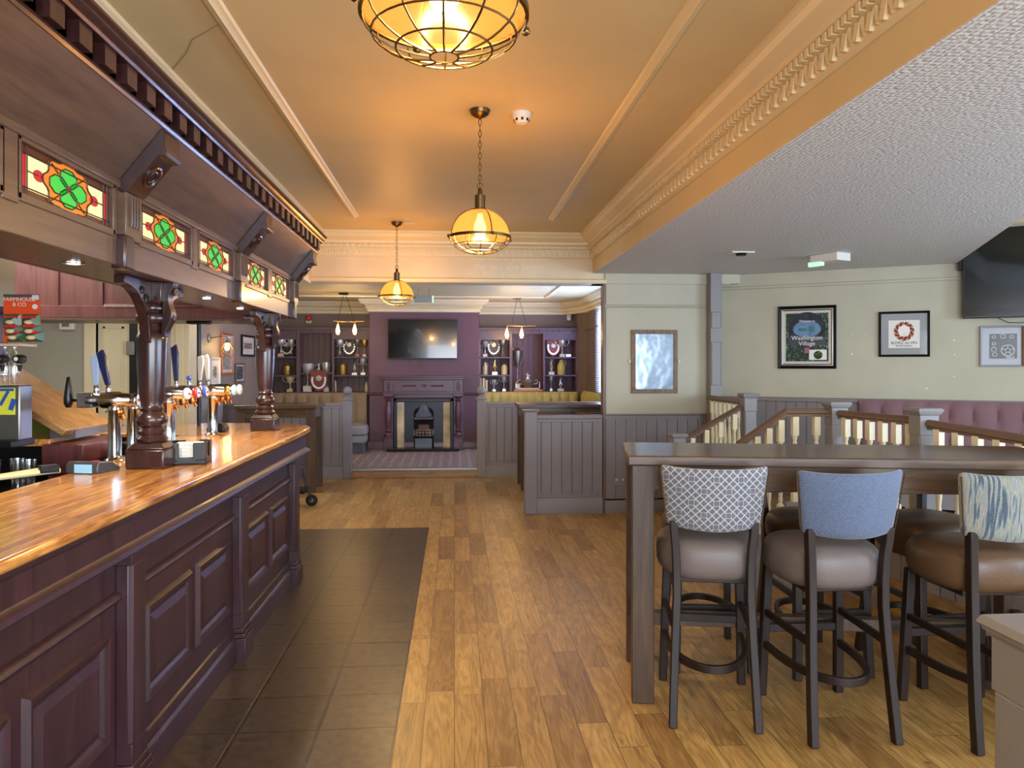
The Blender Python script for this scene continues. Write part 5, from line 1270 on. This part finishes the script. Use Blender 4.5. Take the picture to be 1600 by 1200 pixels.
low_chair('dark curved-back high chair at the far right table, left one', atY(866, 9.0), 9.02)
low_chair('dark curved-back high chair at the far right table, right one by the jamb', atY(925, 9.0), 9.02)

# ================================================================== CHIMNEY, FIREPLACE, TELEVISION
fx = (atY(601, CHY)+atY(723, CHY))/2; fs_ = sc_(fx, CHY); FZ0 = SZ
fp = thing('fireplace', 'carved plum fireplace surround with turned columns on the chimney breast', 'fireplace', (fx, CHY, SZ))
def z_(py): return zz(py, fx, CHY-.1)-SZ
mt = z_(587)
hw_ = (722-601)/2/fs_
mb = MB(); mb.box(-hw_-.06, hw_+.06, -.24, 0, mt-.03, mt); mb.box(-hw_-.04, hw_+.04, -.21, 0, mt-.07, mt-.03); mb.build('mantel_shelf', 'plumg', fp, bevel=.008)
mb = MB(); x = -hw_-.02
while x < hw_: mb.box(x, x+.018, -.228, -.2, mt-.055, mt-.03); x += .033
mb.build('shelf_dentils', 'plumg', fp)
zf0, zf1 = z_(612), mt-.07
MB().box(-hw_, hw_, -.15, 0, zf0, zf1).build('frieze', 'plumg', fp, bevel=.003)
mb = MB(); mb.box(-hw_-.02, hw_+.02, -.18, 0, zf0-.035, zf0); mb.build('frieze_moulding', 'plumg', fp, bevel=.006)
for x0, x1 in ((-.37, -.10), (-.085, .085), (.10, .37)):
    mb = MB(); 
    for (a, b, c_, d_) in ((x0, x1, zf0+.02, zf0+.032), (x0, x1, zf1-.032, zf1-.02), (x0, x0+.012, zf0+.02, zf1-.02), (x1-.012, x1, zf0+.02, zf1-.02)): mb.box(a, b, -.165, -.15, c_, d_)
    if x1-x0 < .2:
        for k in range(9): mb.tube([((x0+x1)/2+.05*cos(k*.7+.0)*t, -.155, (zf0+zf1)/2+.035*sin(k*.7)*t) for t in (.2, .6, 1)], .006, 5)
    else:
        mb.tube([(x0+.04, -.153, (zf0+zf1)/2), (x1-.04, -.153, (zf0+zf1)/2)], .014, 8); mb.sphere((x0+.05, -.155, (zf0+zf1)/2), .02, 8, 6); mb.sphere((x1-.05, -.155, (zf0+zf1)/2), .02, 8, 6)
    mb.build('frieze_panel', 'plumg', fp)
for sg in (-1, 1):
    xc = sg*(hw_-.075)
    mb = MB(); mb.box(xc-.075, xc+.075, -.19, 0, zf0, zf1); cb = mb.build('frieze_block', 'plumg', fp, bevel=.004)
    mb = MB()
    for k in range(3): mb.tube([(xc, -.195, zf1-.02), (xc-.035+.035*k, -.2, (zf0+zf1)/2+.02), (xc+(k-1)*.015, -.195, zf0+.02)], .008, 5)
    mb.build('carved_leaf', 'plumg', cb)
    MB().box(xc-.075, xc+.075, -.09, 0, 0, zf0-.03).build('jamb', 'plumg', fp, bevel=.004)
    mb = MB(); mb.box(xc-.08, xc+.08, -.19, 0, 0, .20); mb.box(xc-.088, xc+.088, -.2, 0, .20, .225); mb.build('column_base', 'plumg', fp, bevel=.005); MB().box(xc-.085, xc+.085, -.2, 0, zf0-.075, zf0-.035).build('column_capital', 'plumg', fp, bevel=.005)
    a, b = .225, zf0-.075; L = b-a
    MB().lathe([(.068, 0), (.072, L*.04), (.05, L*.08), (.04, L*.11), (.06, L*.14), (.042, L*.17), (.04, L*.2), (.056, L*.32), (.062, L*.5), (.054, L*.7), (.04, L*.84), (.038, L*.87), (.06, L*.9), (.04, L*.93), (.064, L*.97), (.068, L)], xc, -.13, a, 20).build('turned_column', 'plumg', fp)
iw_ = hw_-.16
MB().box(-iw_, iw_, -.10, 0, z_(622), zf0-.03).build('lintel', 'plumg', fp, bevel=.006)
it = z_(623)
mb = MB(); mb.box(-iw_, -iw_+.05, -.09, 0, 0, it); mb.box(iw_-.05, iw_, -.09, 0, 0, it); mb.box(-iw_, iw_, -.09, 0, it-.05, it); mb.build('inner_frame', 'iron', fp, bevel=.006)
for sg in (-1, 1): 
    x0 = sg*(iw_-.055); x1 = sg*(iw_-.17)
    MB().add([(x0, -.075, .04), (x1, -.03, .04), (x1, -.03, it-.06), (x0, -.075, it-.06), (x0, -.0, .04), (x1, -.0, .04), (x1, 0, it-.06), (x0, 0, it-.06)], [(0, 1, 2, 3), (4, 7, 6, 5), (0, 4, 5, 1), (3, 2, 6, 7), (0, 3, 7, 4), (1, 5, 6, 2)]).build('tiled_cheek', 'tilel', fp, smooth=False)
MB().box(-iw_+.17, iw_-.17, -.02, -.004, 0, it-.05).build('fire_back', 'iron', fp)
mb = MB(); mb.prism([(-.17, .03), (-.17, it-.24)]+[(-.17*cos(t), it-.24+.10*sin(t)) for t in [pi*i/10 for i in range(1, 10)]]+[(.17, it-.24), (.17, .03)], 1, -.024, -.02); mb.build('fire_opening', plain('opening_shade', '0C0B0C', .9), fp)  # flat black arch stands in for the shaded depth of the opening
MB().box(-.09, .09, -.035, -.024, .3, .42).build('fire_brick', plain('fire_brick_brown', '6E5240', .9), fp, bevel=.004)
mb = MB(); n = 10; zh = it-.34
pts = [(-.14, zh), (-.14, zh+.07), (-.10, zh+.12), (-.07, zh+.2), (-.05, zh+.26), (.05, zh+.26), (.07, zh+.2), (.10, zh+.12), (.14, zh+.07), (.14, zh)]
mb.prism(pts, 1, -.10, -.02); mb.box(-.16, .16, -.13, -.02, zh-.02, zh+.03); mb.build('canopy_hood', plain('polished_iron', '3C4048', .35, .8), fp, bevel=.008)
mb = MB()
for k in (-2, -1, 0, 1, 2): mb.tube([(k*.012, -.104, zh+.04), (k*.028, -.106, zh+.12), (k*.016, -.104, zh+.2)], .006, 5)
mb.tube([(-.15, -.134, zh+.005), (0, -.14, zh+.015), (.15, -.134, zh+.005)], .008, 6); mb.build('hood_relief', 'steel', fp)
mb = MB()
for z in (.24, .29, .34): mb.tube([(.17*cos(t), -.02-.13*sin(t), z) for t in [pi*i/12 for i in range(13)]], .007, 6)
for k in range(9): t = pi*(k+.5)/9; mb.tube([(.17*cos(t), -.02-.13*sin(t), .24), (.17*cos(t), -.02-.13*sin(t), .34)], .005, 6)
mb.build('grate_bars', 'steel', fp)
mb = MB()
for k in range(14): mb.sphere((random.uniform(-.12, .12), random.uniform(-.1, -.04), random.uniform(.26, .31)), random.uniform(.025, .04), 7, 5)
tag(mb.build('coals', paint('coals', '5A4436', .9, .3), fp), 'grey-brown coals', kind='stuff')
mb = MB(); mb.box(-.15, .15, -.15, -.02, 0, .2); mb.build('ash_pan', plain('ash_pan_iron', '55585E', .35, .8), fp, bevel=.01)
text('ash_pan_lettering', 'ROYAL OAK', .03, 'iron', (0, -.152, .12), (pi/2, 0, 0), fp) if False else None
hx0, hx1 = atY(605, CHY-.4)-fx, atY(718, CHY-.4)-fx
MB().box(hx0, hx1, -.42, -.2, 0, .055).build('hearth', 'slate', fp, bevel=.006); MB().box(-hw_+.13, hw_-.13, -.2, -.02, 0, .03).build('inner_hearth', 'slate', fp)
xa, xb = atY(606, CHY-.06), atY(715, CHY-.06); zt, zb_ = zz(499, 0, CHY-.06), zz(561, 0, CHY-.06)
tv2 = thing('television', 'black flat television mounted above the plum fireplace', 'television', ((xa+xb)/2, CHY-.07, (zt+zb_)/2))
w, h = (xb-xa)/2, (zt-zb_)/2
MB().box(-w, w, 0, .05, -h, h).build('casing', 'black', tv2, bevel=.006); MB().box(-w+.012, w-.012, -.003, 0, -h+.018, h-.012).build('screen', 'blackg', tv2, smooth=False)
mb = MB(); mb.tube([(-.25, .03, -h), (-.22, .06, -h-.08), (-.2, .064, -h-.16)], .004, 5); mb.tube([(-.05, .03, -h), (-.08, .06, -h-.07), (-.05, .064, -h-.15)], .004, 5); mb.build('cable', 'plumg', tv2)

# ================================================================== ALCOVE SHELVES
SY = 13.2
ZS = [zz(612, 0, SY), zz(586, 0, SY), zz(557.5, 0, SY)]
def alcove(label, X0, X1, d1, d2, mat, mat_in, endstile):
    r = thing('alcove_shelving', label, 'shelving', ((X0+X1)/2, SY, SZ)); top = zz(512, 0, SY)
    mb = MB(); mb.box(X0, X1, 13.53, 13.549, SZ, top)
    k = 0; x = X0
    while x < X1-.05: mb.prism([(x+.003, 13.53), (x+.006, 13.522), (min(x+.097, X1), 13.522), (min(x+.1, X1), 13.53)], 2, SZ, top); x += .1
    mb.build('back_boards', mat_in, r, world=True, smooth=False)
    for x in (X0, d1[0], d2[0], X1-.04):
        w = (d1[1]-d1[0]) if x == d1[0] else (d2[1]-d2[0]) if x == d2[0] else .04
        MB().box(x, x+w, SY, 13.53, ZS[0]-.03, top-.04).build('upright', mat, r, world=True, bevel=.003)
    MB().box(X0, X1, SY-.03, 13.53, top-.04, top).build('top_board', mat, r, world=True, bevel=.004)
    mb = MB(); x = X0+.04
    while x < X1-.1: mb.box(x, x+.01, SY-.025, SY-.005, top-.075, top-.04); x += .115
    mb.build('top_dentils', mat, r, world=True)
    MB().box(X0, X1, SY-.04, 13.53, ZS[0]-.035, ZS[0]).build('bottom_board', mat, r, world=True, bevel=.004)
    for a, b in ((X0, d1[0]), (d2[1], X1)):
        MB().box(a, b, SY+.01, SY+.03, zz(531, 0, SY), top-.04).build('header_board', mat, r, world=True)
        for z in ZS[1:]: MB().box(a, b, SY, 13.53, z-.025, z).build('shelf', mat, r, world=True, bevel=.003)
    MB().box(d1[1], d2[0], SY+.01, SY+.03, zz(521, 0, SY), top-.04).build('header_board', mat, r, world=True)
    return r
ax = lambda px: atY(px, SY)
alcove('dark plum alcove shelving full of trophies left of the chimney breast', LX+.02, cx0-.002, (ax(463), ax(468)), (ax(518.5), ax(522)), 'plum_warm', 'plum_warm', False)
alcove('plum alcove shelving full of trophies right of the chimney breast', cx1+.002, ax(903), (ax(796), ax(800.5)), (ax(848.5), ax(852)), 'plumg', 'plum', True)

def cup(r, H, W, mat, base='black', handles=True, lid=False, figure=False, bh=.0):
    b = bh or H*.16; w = W/2*.72
    MB().box(-w*.6, w*.6, -w*.5, w*.5, 0, b).build('plinth', base, r, bevel=.003)
    L = H-b
    prof = [(w*.5, b), (w*.45, b+L*.04), (w*.14, b+L*.1), (w*.1, b+L*.3), (w*.2, b+L*.36), (w*.12, b+L*.42), (w*.35, b+L*.48), (w*.75, b+L*.62), (w*.86, b+L*.8), (w*.95, b+L*(.86 if lid else 1))]
    if lid: prof += [(w*.8, b+L*.88), (w*.4, b+L*.93), (w*.08, b+L*.95), (w*.1, b+L*.98), (.001, b+L)]
    else: prof += [(w*.88, b+L*.99), (w*.7, b+L*.7), (.001, b+L*.5)]
    MB().lathe(prof, n=18).build('bowl', mat, r)
    if handles:
        for sg in (-1, 1):
            mb = MB(); mb.tube([(sg*w*.9, 0, b+L*.88), (sg*w*1.45, 0, b+L*.98), (sg*w*1.6, 0, b+L*.8), (sg*w*1.2, 0, b+L*.6), (sg*w*.6, 0, b+L*.52)], w*.09, 6); mb.build('handle', mat, r)
def figure_trophy(r, H, W, mat, base='paper'):
    MB().box(-W*.4, W*.4, -.03, .03, 0, H*.18).build('plinth', base, r)
    MB().lathe([(W*.25, H*.18), (W*.12, H*.25), (W*.2, H*.4), (W*.1, H*.45)], n=12).build('stem', mat, r)
    mb = MB(); mb.tube([(-W*.15, 0, H*.45), (-W*.05, 0, H*.62), (0, 0, H*.66)], W*.07, 6); mb.tube([(W*.18, 0, H*.45), (W*.06, 0, H*.6), (0, 0, H*.66)], W*.07, 6); mb.tube([(0, 0, H*.64), (0, 0, H*.86)], W*.12, 8); mb.tube([(0, 0, H*.82), (W*.3, 0, H*.92)], W*.05, 6); mb.tube([(0, 0, H*.82), (-W*.25, 0, H*.68)], W*.05, 6); mb.sphere((0, 0, H*.94), W*.11, 8, 6); mb.build('figure', mat, r)
def shield(r, H, W, mat, n=9):
    pts = [(0, H), (-W*.12, H*.93), (-W*.3, H*.97), (-W*.45, H*.86), (-W*.5, H*.55), (-W*.4, H*.25), (-W*.2, H*.08), (0, 0), (W*.2, H*.08), (W*.4, H*.25), (W*.5, H*.55), (W*.45, H*.86), (W*.3, H*.97), (W*.12, H*.93)]
    MB().prism(pts, 1, -.012, .012).build('shield_board', mat, r, bevel=.004)
    mb = MB(); mb.lathe([(.001, -.022), (W*.15, -.02), (W*.18, -.012)], 0, 0, H*.6, 20, 'y'); mb.build('centre_medallion', 'pewter', r)
    for k in range(n+3):
        a = pi*.87+pi*1.26*(k+.5)/(n+3); mb = MB(); mb.lathe([(.001, -.018), (W*.06, -.016), (W*.07, -.012)], W*.36*cos(a), 0, H*.52+H*.36*sin(a), 8, 'y'); mb.build('winner_badge', 'silver', r)
def drum_(r, H, W, mat): MB().lathe([(W*.48, 0), (W*.5, H*.04), (W*.5, H*.86), (W*.42, H*.92), (W*.42, H*.95), (W*.2, H), (.001, H)], n=22).build('can_body', mat, r)
def jug(r, H, W, mat):
    MB().lathe([(W*.36, 0), (W*.4, H*.05), (W*.4, H*.6), (W*.25, H*.82), (W*.18, H*.88), (W*.2, H)], n=20).build('jar', mat, r)
    mb = MB(); mb.tube([(W*.18, 0, H*.92), (W*.42, 0, H*.9), (W*.46, 0, H*.74), (W*.34, 0, H*.64)], W*.05, 6); mb.build('handle', mat, r)
def bottle(r, H, W, mat): MB().lathe([(W*.45, 0), (W*.5, H*.03), (W*.5, H*.75), (W*.35, H*.88), (W*.25, H*.92), (W*.28, H)], n=14).build('bottle_body', mat, r)
def put(name, label, cat, px0, px1, top, foot, fn, Y=None, **k):
    Y = Y or SY+.13; c_ = (px0+px1)/2; X = atY(c_, Y); s = sc_(X, Y)
    lev = min(ZS, key=lambda z: abs(z-zz(foot, X, Y))); H = zz(top, X, Y)-lev
    r = thing(name, label, cat, (X, Y, lev)); fn(r, H, (px1-px0)/s, **k); return r
put('trophy_cup', 'wide silver cup on white plinth, upper left shelf nearest the column', 'trophy', 429, 449, 529, 557, cup, mat='silver', base='stone')
put('trophy_shield', 'dark award shield behind two cups on the left unit, top left shelf', 'award shield', 436, 460, 526, 557, shield, Y=SY+.25, mat='shieldbk')
put('trophy_cup', 'silver cup right of the dark shield on the left unit, top left shelf', 'trophy', 447, 463, 529, 557, cup, mat='silver')
put('tea_canister', 'dull gold round canister on the left unit, left middle shelf', 'canister', 442, 455, 570, 586, drum_, mat='tin')
put('trophy_cup', 'thin two-handled pale cup on the left unit, bottom left shelf', 'trophy', 443, 464, 588, 612, cup, mat='stone', base='stone')
put('trophy_cup', 'large wide silver cup left of the red shield in the tall bay', 'trophy', 466, 496, 568, 611, cup, mat='silver', base='white', bh=.10, Y=SY+.2)
put('trophy_shield', 'red-brown award shield with silver discs in the left tall bay', 'award shield', 484, 512, 577, 611, shield, Y=SY+.06, mat='shieldred', n=11)
put('trophy_cup', 'tall silver cup right of the red shield in the tall bay', 'trophy', 500, 520, 566, 611, cup, mat='silver', base='white', bh=.07, Y=SY+.2)
put('trophy_cup', 'silver cup at the left of the left unit, top right shelf', 'trophy', 522, 540, 531, 557, cup, mat='silver')
put('trophy_shield', 'dark award shield with heart badge, left unit, top right shelf', 'award shield', 534, 557, 526, 557, shield, Y=SY+.26, mat='shieldbk')
put('trophy_cup', 'silver cup on red plinth, left unit, top right shelf', 'trophy', 552, 565, 527, 557, cup, mat='pewter', base='terracotta')
put('trophy_cup', 'gold-sided cup nearest the chimney, left unit, top right shelf', 'trophy', 563, 576, 531, 557, cup, mat='gold', base='white')
put('tea_canister', 'dull gold round canister on the left unit, right middle shelf', 'canister', 529, 542, 568, 586, drum_, mat='tin')
put('trophy_figure', 'small silver figure trophy, left unit, right middle shelf', 'trophy', 549, 559, 566, 586, figure_trophy, mat='silver', base='silver')
put('trophy_cup', 'slender two-handled silver cup nearest chimney, left unit, middle shelf', 'trophy', 559, 576, 560, 586, cup, mat='silver', base='silver')
put('candle', 'plain cream candle on the left unit, bottom right shelf', 'candle', 522, 526, 594, 612, bottle, mat='stone')
put('ornament_vase', 'small vase with green leaves beside the chimney, left unit, bottom shelf', 'vase', 569, 576, 597, 612, jug, mat='stone')
put('trophy_cup', 'silver lidded cup on white plinth, right unit, top left shelf', 'trophy', 750, 766, 530, 558, cup, mat='silver', base='white', lid=True)
put('trophy_shield', 'dark award shield with silver badges, right unit, top left shelf', 'award shield', 760, 783, 526, 558, shield, Y=SY+.26, mat='shieldbk')
put('trophy_cup', 'pewter two-handled cup, right unit, top left shelf', 'trophy', 778, 793, 529, 558, cup, mat='pewter')
put('stoneware_jug', 'narrow cream jug with handle, right unit, middle left shelf', 'jug', 753, 763, 566, 586, jug, mat='stone')
put('trophy_figure', 'gold and silver figure trophy, right unit, middle left shelf', 'trophy', 768, 778, 559, 586, figure_trophy, mat='gold', base='silver')
put('stoneware_jar', 'short cream stoneware jar, right unit, middle left shelf', 'jar', 783, 793, 569, 586, bottle, mat='stone')
for i, (a, lb) in enumerate(((748.5, 'cream book spine nearest the chimney, right unit, bottom left shelf'), (753.5, 'middle cream book spine, right unit, bottom left shelf'), (758, 'shorter cream book right of two taller ones, bottom left shelf'))):
    X = atY(a+2, SY+.1); s = sc_(X, SY+.1); o = thing('book', lb, 'book', (X, SY+.1, ZS[0])); hgt = (.235, .235, .20)[i]
    MB().box(-.02, .02, -.08, .08, 0, hgt).build('cover', 'stone', o, bevel=.003); MB().box(-.014, .014, -.07, .082, .006, hgt+.001).build('pages', 'paper', o)
put('trophy_cup', 'small silver two-handled cup, right unit, bottom left shelf', 'trophy', 766, 778, 593, 612, cup, mat='silver', base='silver')
put('trophy_cup', 'tall open silver cup with long handles, right unit, bottom left shelf', 'trophy', 781, 794, 588, 612, cup, mat='silver', base='silver')
put('trophy_cup', 'very tall lidded silver cup in the right tall bay', 'trophy', 799, 818, 540, 612, cup, mat='pewter', base='pewter', lid=True, Y=SY+.24)
r = put('model_bowl_trophy', 'bronze two-handled bowl with figures on salmon base in right tall bay', 'trophy', 801, 848, 577, 612, lambda r, H, W: None)
MB().box(-.26, .26, -.09, .09, 0, .035).build('salmon_base', 'terracotta', r, bevel=.004); MB().box(-.2, .2, -.07, .07, .035, .06).build('upper_base', 'stone', r, bevel=.004)
MB().lathe([(.05, .06), (.06, .08), (.1, .11), (.125, .16), (.13, .2), (.12, .205), (.02, .21)], n=24).build('bowl', 'pewter', r)
for sg in (-1, 1):
    mb = MB(); mb.tube([(sg*.12, 0, .19), (sg*.17, 0, .2), (sg*.18, 0, .16), (sg*.15, 0, .13), (sg*.11, 0, .13)], .009, 6); mb.build('handle', 'silver', r)
    mb = MB(); mb.tube([(sg*.21, -.03, .06), (sg*.21, -.03, .14)], .01, 6); mb.sphere((sg*.21, -.03, .155), .014, 8, 6); mb.build('small_figure', 'silver', r)
mb = MB(); mb.tube([(-.02, 0, .21), (0, 0, .26), (0, 0, .3)], .012, 6); mb.tube([(.025, 0, .21), (.005, 0, .26)], .01, 6); mb.tube([(0, 0, .295), (.05, 0, .27)], .007, 6); mb.tube([(0, 0, .295), (-.04, 0, .31)], .007, 6); mb.sphere((0, 0, .32), .015, 8, 6); mb.build('top_figure', 'silver', r)
put('trophy_shield', 'round red award shield, right unit, top right shelf', 'award shield', 853, 876, 528, 558, shield, Y=SY+.2, mat=plain('bright_red_shield', 'A8432C', .4), n=13)
put('trophy_cup', 'silver cup with gold handles, right unit, top right shelf', 'trophy', 869, 888, 530, 558, cup, mat='silver', base='white')
put('trophy_box', 'tiny silver block at the end of the top right shelf', 'trophy', 884, 892, 553, 558, lambda r, H, W, mat: MB().box(-W/2, W/2, -.03, .03, 0, .05).build('block', mat, r, bevel=.004), mat='silver')
put('trophy_figure', 'pale gold figure trophy, right unit, middle right shelf', 'trophy', 856, 867, 560, 586, figure_trophy, mat='stone', base='white')
put('stoneware_jug', 'big yellow stoneware jug, right unit, middle right shelf', 'jug', 869, 885, 562, 586, jug, mat='yellowst')
put('trophy_cup', 'narrow silver cup, right unit, bottom right shelf', 'trophy', 856, 866, 587, 612, cup, mat='silver', base='silver', handles=False)
put('trophy_figure', 'silver ball trophy on white block, right unit, bottom right shelf', 'trophy', 870, 882, 589, 612, figure_trophy, mat='silver', base='white')

# ================================================================== FAR ROOM SEATING AND WALL THINGS
tufted('banquette', 'beige buttoned banquette along the alcove left of the chimney', 'banquette', (-3.1, 13.1), (cx0-.05, 13.1), 0, SZ+.42, 1.092, .19, 'beige', SZ+.46, .5, 'greyup')
tufted('banquette', 'mustard panelled banquette along the alcove right of the chimney', 'banquette', (cx1+.06, 13.1), (RXF-.13, 13.1), 0, SZ+.42, 1.10, .15, 'mustard', SZ+.46, .5)
tufted('banquette', 'mustard banquette turning along the far window wall', 'banquette', (RXF-.03, 12.93), (RXF-.03, 11.0), 0, SZ+.42, 1.13, .17, 'mustard', SZ+.46, .5)
tufted('banquette', 'light grey buttoned banquette along the left wall of the far area', 'banquette', (LX+.02, 8.5), (LX+.02, 10.45), 0, .45, 1.13, .22, 'greyup', .48, .5)
X = atY(566, 12.4)
o = thing('low_stool', 'light grey padded stool on thin legs beside the left partition post', 'stool', (X-.12, 12.45, SZ))
MB().box(-.2, .2, -.2, .2, .30, .46).build('seat', 'greyup', o, bevel=.04, seg=4); MB().box(-.19, .19, -.19, .19, .18, .30).build('seat_box', 'greyup', o, bevel=.02)
for sx in (-1, 1):
    for sy in (-1, 1): MB().tube([(sx*.16, sy*.16, 0), (sx*.14, sy*.14, .18)], .012, 8).build('leg', 'steel', o)
o = thing('cushion', 'blue cushion lying on the grey banquette beyond the bar', 'cushion', (LX+.33, 9.3, .68), .3); MB().obox((0, 0, 0), (.4, .16, .34), rx=.3).build('cushion_pad', plain('blue_cloth', '2E4A80', .9), o, bevel=.06, seg=4)
# pictures and lamp on the left wall
def lwall(px0, px1, py0, py1):
    y0, y1 = atX(px0, LX), atX(px1, LX); yc = (y0+y1)/2; z0, z1 = zz(py1, LX, yc), zz(py0, LX, yc); return yc, (z0+z1)/2, y1-y0, z1-z0
SK1 = foliage('ink_sketch', '24221F', '8A857A', 'D8D4C8')
for nm, lb, b, fm, mw, fl in (
    ('small_picture', 'narrow pale framed picture below the caged wall lamp', (327, 341, 559, 603), 'white', .09, SK1),
    ('large_picture', 'orange wood framed tall print right of the caged wall lamp', (344, 362, 521, 585), 'pine', .04, foliage('newspaper_print', '5A5450', 'A8A298', 'C8C2B6')),
    ('small_picture', 'black framed white drawing nearest the far column on the left wall', (376, 396, 524, 557), 'blackm', .09, SK1),
    ('small_picture', 'small dark picture below and between two framed drawings', (366, 380, 567, 598), 'taupe', .02, foliage('dark_print', '2A2E38', '3E4452', 'A8ACB4')),
    ('small_picture', 'pale framed map picture beside the door frame beyond the bar', (296, 310, 518, 546), 'gold2', .03, foliage('sepia_print', '8A7A58', 'C8B890', 'E0D4B4'))):
    yc, zc, w, h = lwall(*b); framed(nm, lb, (LX+.004, yc, zc), pi/2, w, h, fm, None, 'skin', min(mw, w*.22), .03, .03, fl)
yc, zc, w, h = lwall(326, 345, 534, 558)
o = thing('wall_lamp', 'glowing caged wall lamp on the left wall beyond the bar', 'wall lamp', (LX, yc, zc))
MB().lathe([(.06, 0), (.06, .012), (.05, .02)], 0, -.25, .14, 20, 'x').build('back_plate', 'pewter', o)
mb = MB(); mb.tube([(.01, -.25, .14), (.12, -.15, .17), (.16, 0, .17), (.16, 0, .12)], .006, 6); mb.build('arm', 'antique', o)
MB().lathe([(.02, .12), (.022, .09), (.016, .085)], .16, 0, 0, 12).build('lamp_holder', 'antique', o)
MB().lathe([(.012, .09), (.03, .05), (.032, .02), (.02, -.01), (.001, -.015)], .16, 0, 0, 14).build('bulb', 'bulb', o)
mb = MB()
for k in range(10):
    a = 2*pi*k/10; mb.tube([(.16+rr*cos(a), rr*sin(a), z) for rr, z in ((.02, .11), (.05, .05), (.085, -.01), (.08, -.06), (.04, -.1))], .003, 4)
mb.build('cage', 'brass', o)
lamp('wall_lamp_light', 'POINT', (.16, 0, .03), 9, WARM, size=.04, parent=o)
yc = atX(482, LX) if False else 13.2
X = atY(482, 13.5); o = thing('fire_alarm', 'red fire alarm sounder high on the far wall left of the twin pendant', 'fire alarm', (X, 13.54, zz(497, X, 13.5)))
MB().lathe([(.05, 0), (.05, -.03), (.035, -.05), (.001, -.055)], n=20, ax='y').build('dome', 'redp', o); MB().box(-.05, .05, -.02, 0, -.09, -.03).build('base', 'stone', o, bevel=.004)
X = atY(889, 13.5); o = thing('motion_sensor', 'small white motion sensor above the right alcove shelving', 'sensor', (X, 13.5, zz(496, X, 13.5)))
MB().box(-.035, .035, -.02, .045, -.055, .055).build('case', 'white', o, bevel=.008); MB().box(-.015, .015, -.024, -.02, -.01, .02).build('lens', 'steel', o)
X, Y = atY(662, 10.9), 10.9; o = thing('exit_sign', 'hanging glass exit sign with green edge under the far room ceiling', 'exit sign', (X, Y, FZ-.17))
MB().box(-.14, .12, -.01, .01, -.05, .05).build('sign_blade', plain('grey_sign_glass', '8C9488', .2), o, bevel=.002); MB().box(.12, .14, -.012, .012, -.05, .05).build('green_edge', 'exitg', o); MB().box(-.13, .13, -.015, .015, .05, .065).build('sign_rail', 'steel', o); MB().tube([(-.08, 0, .06), (-.08, 0, .17)], .003, 5).build('sign_rod', 'steel', o); MB().tube([(.08, 0, .06), (.08, 0, .17)], .003, 5).build('sign_rod', 'steel', o)
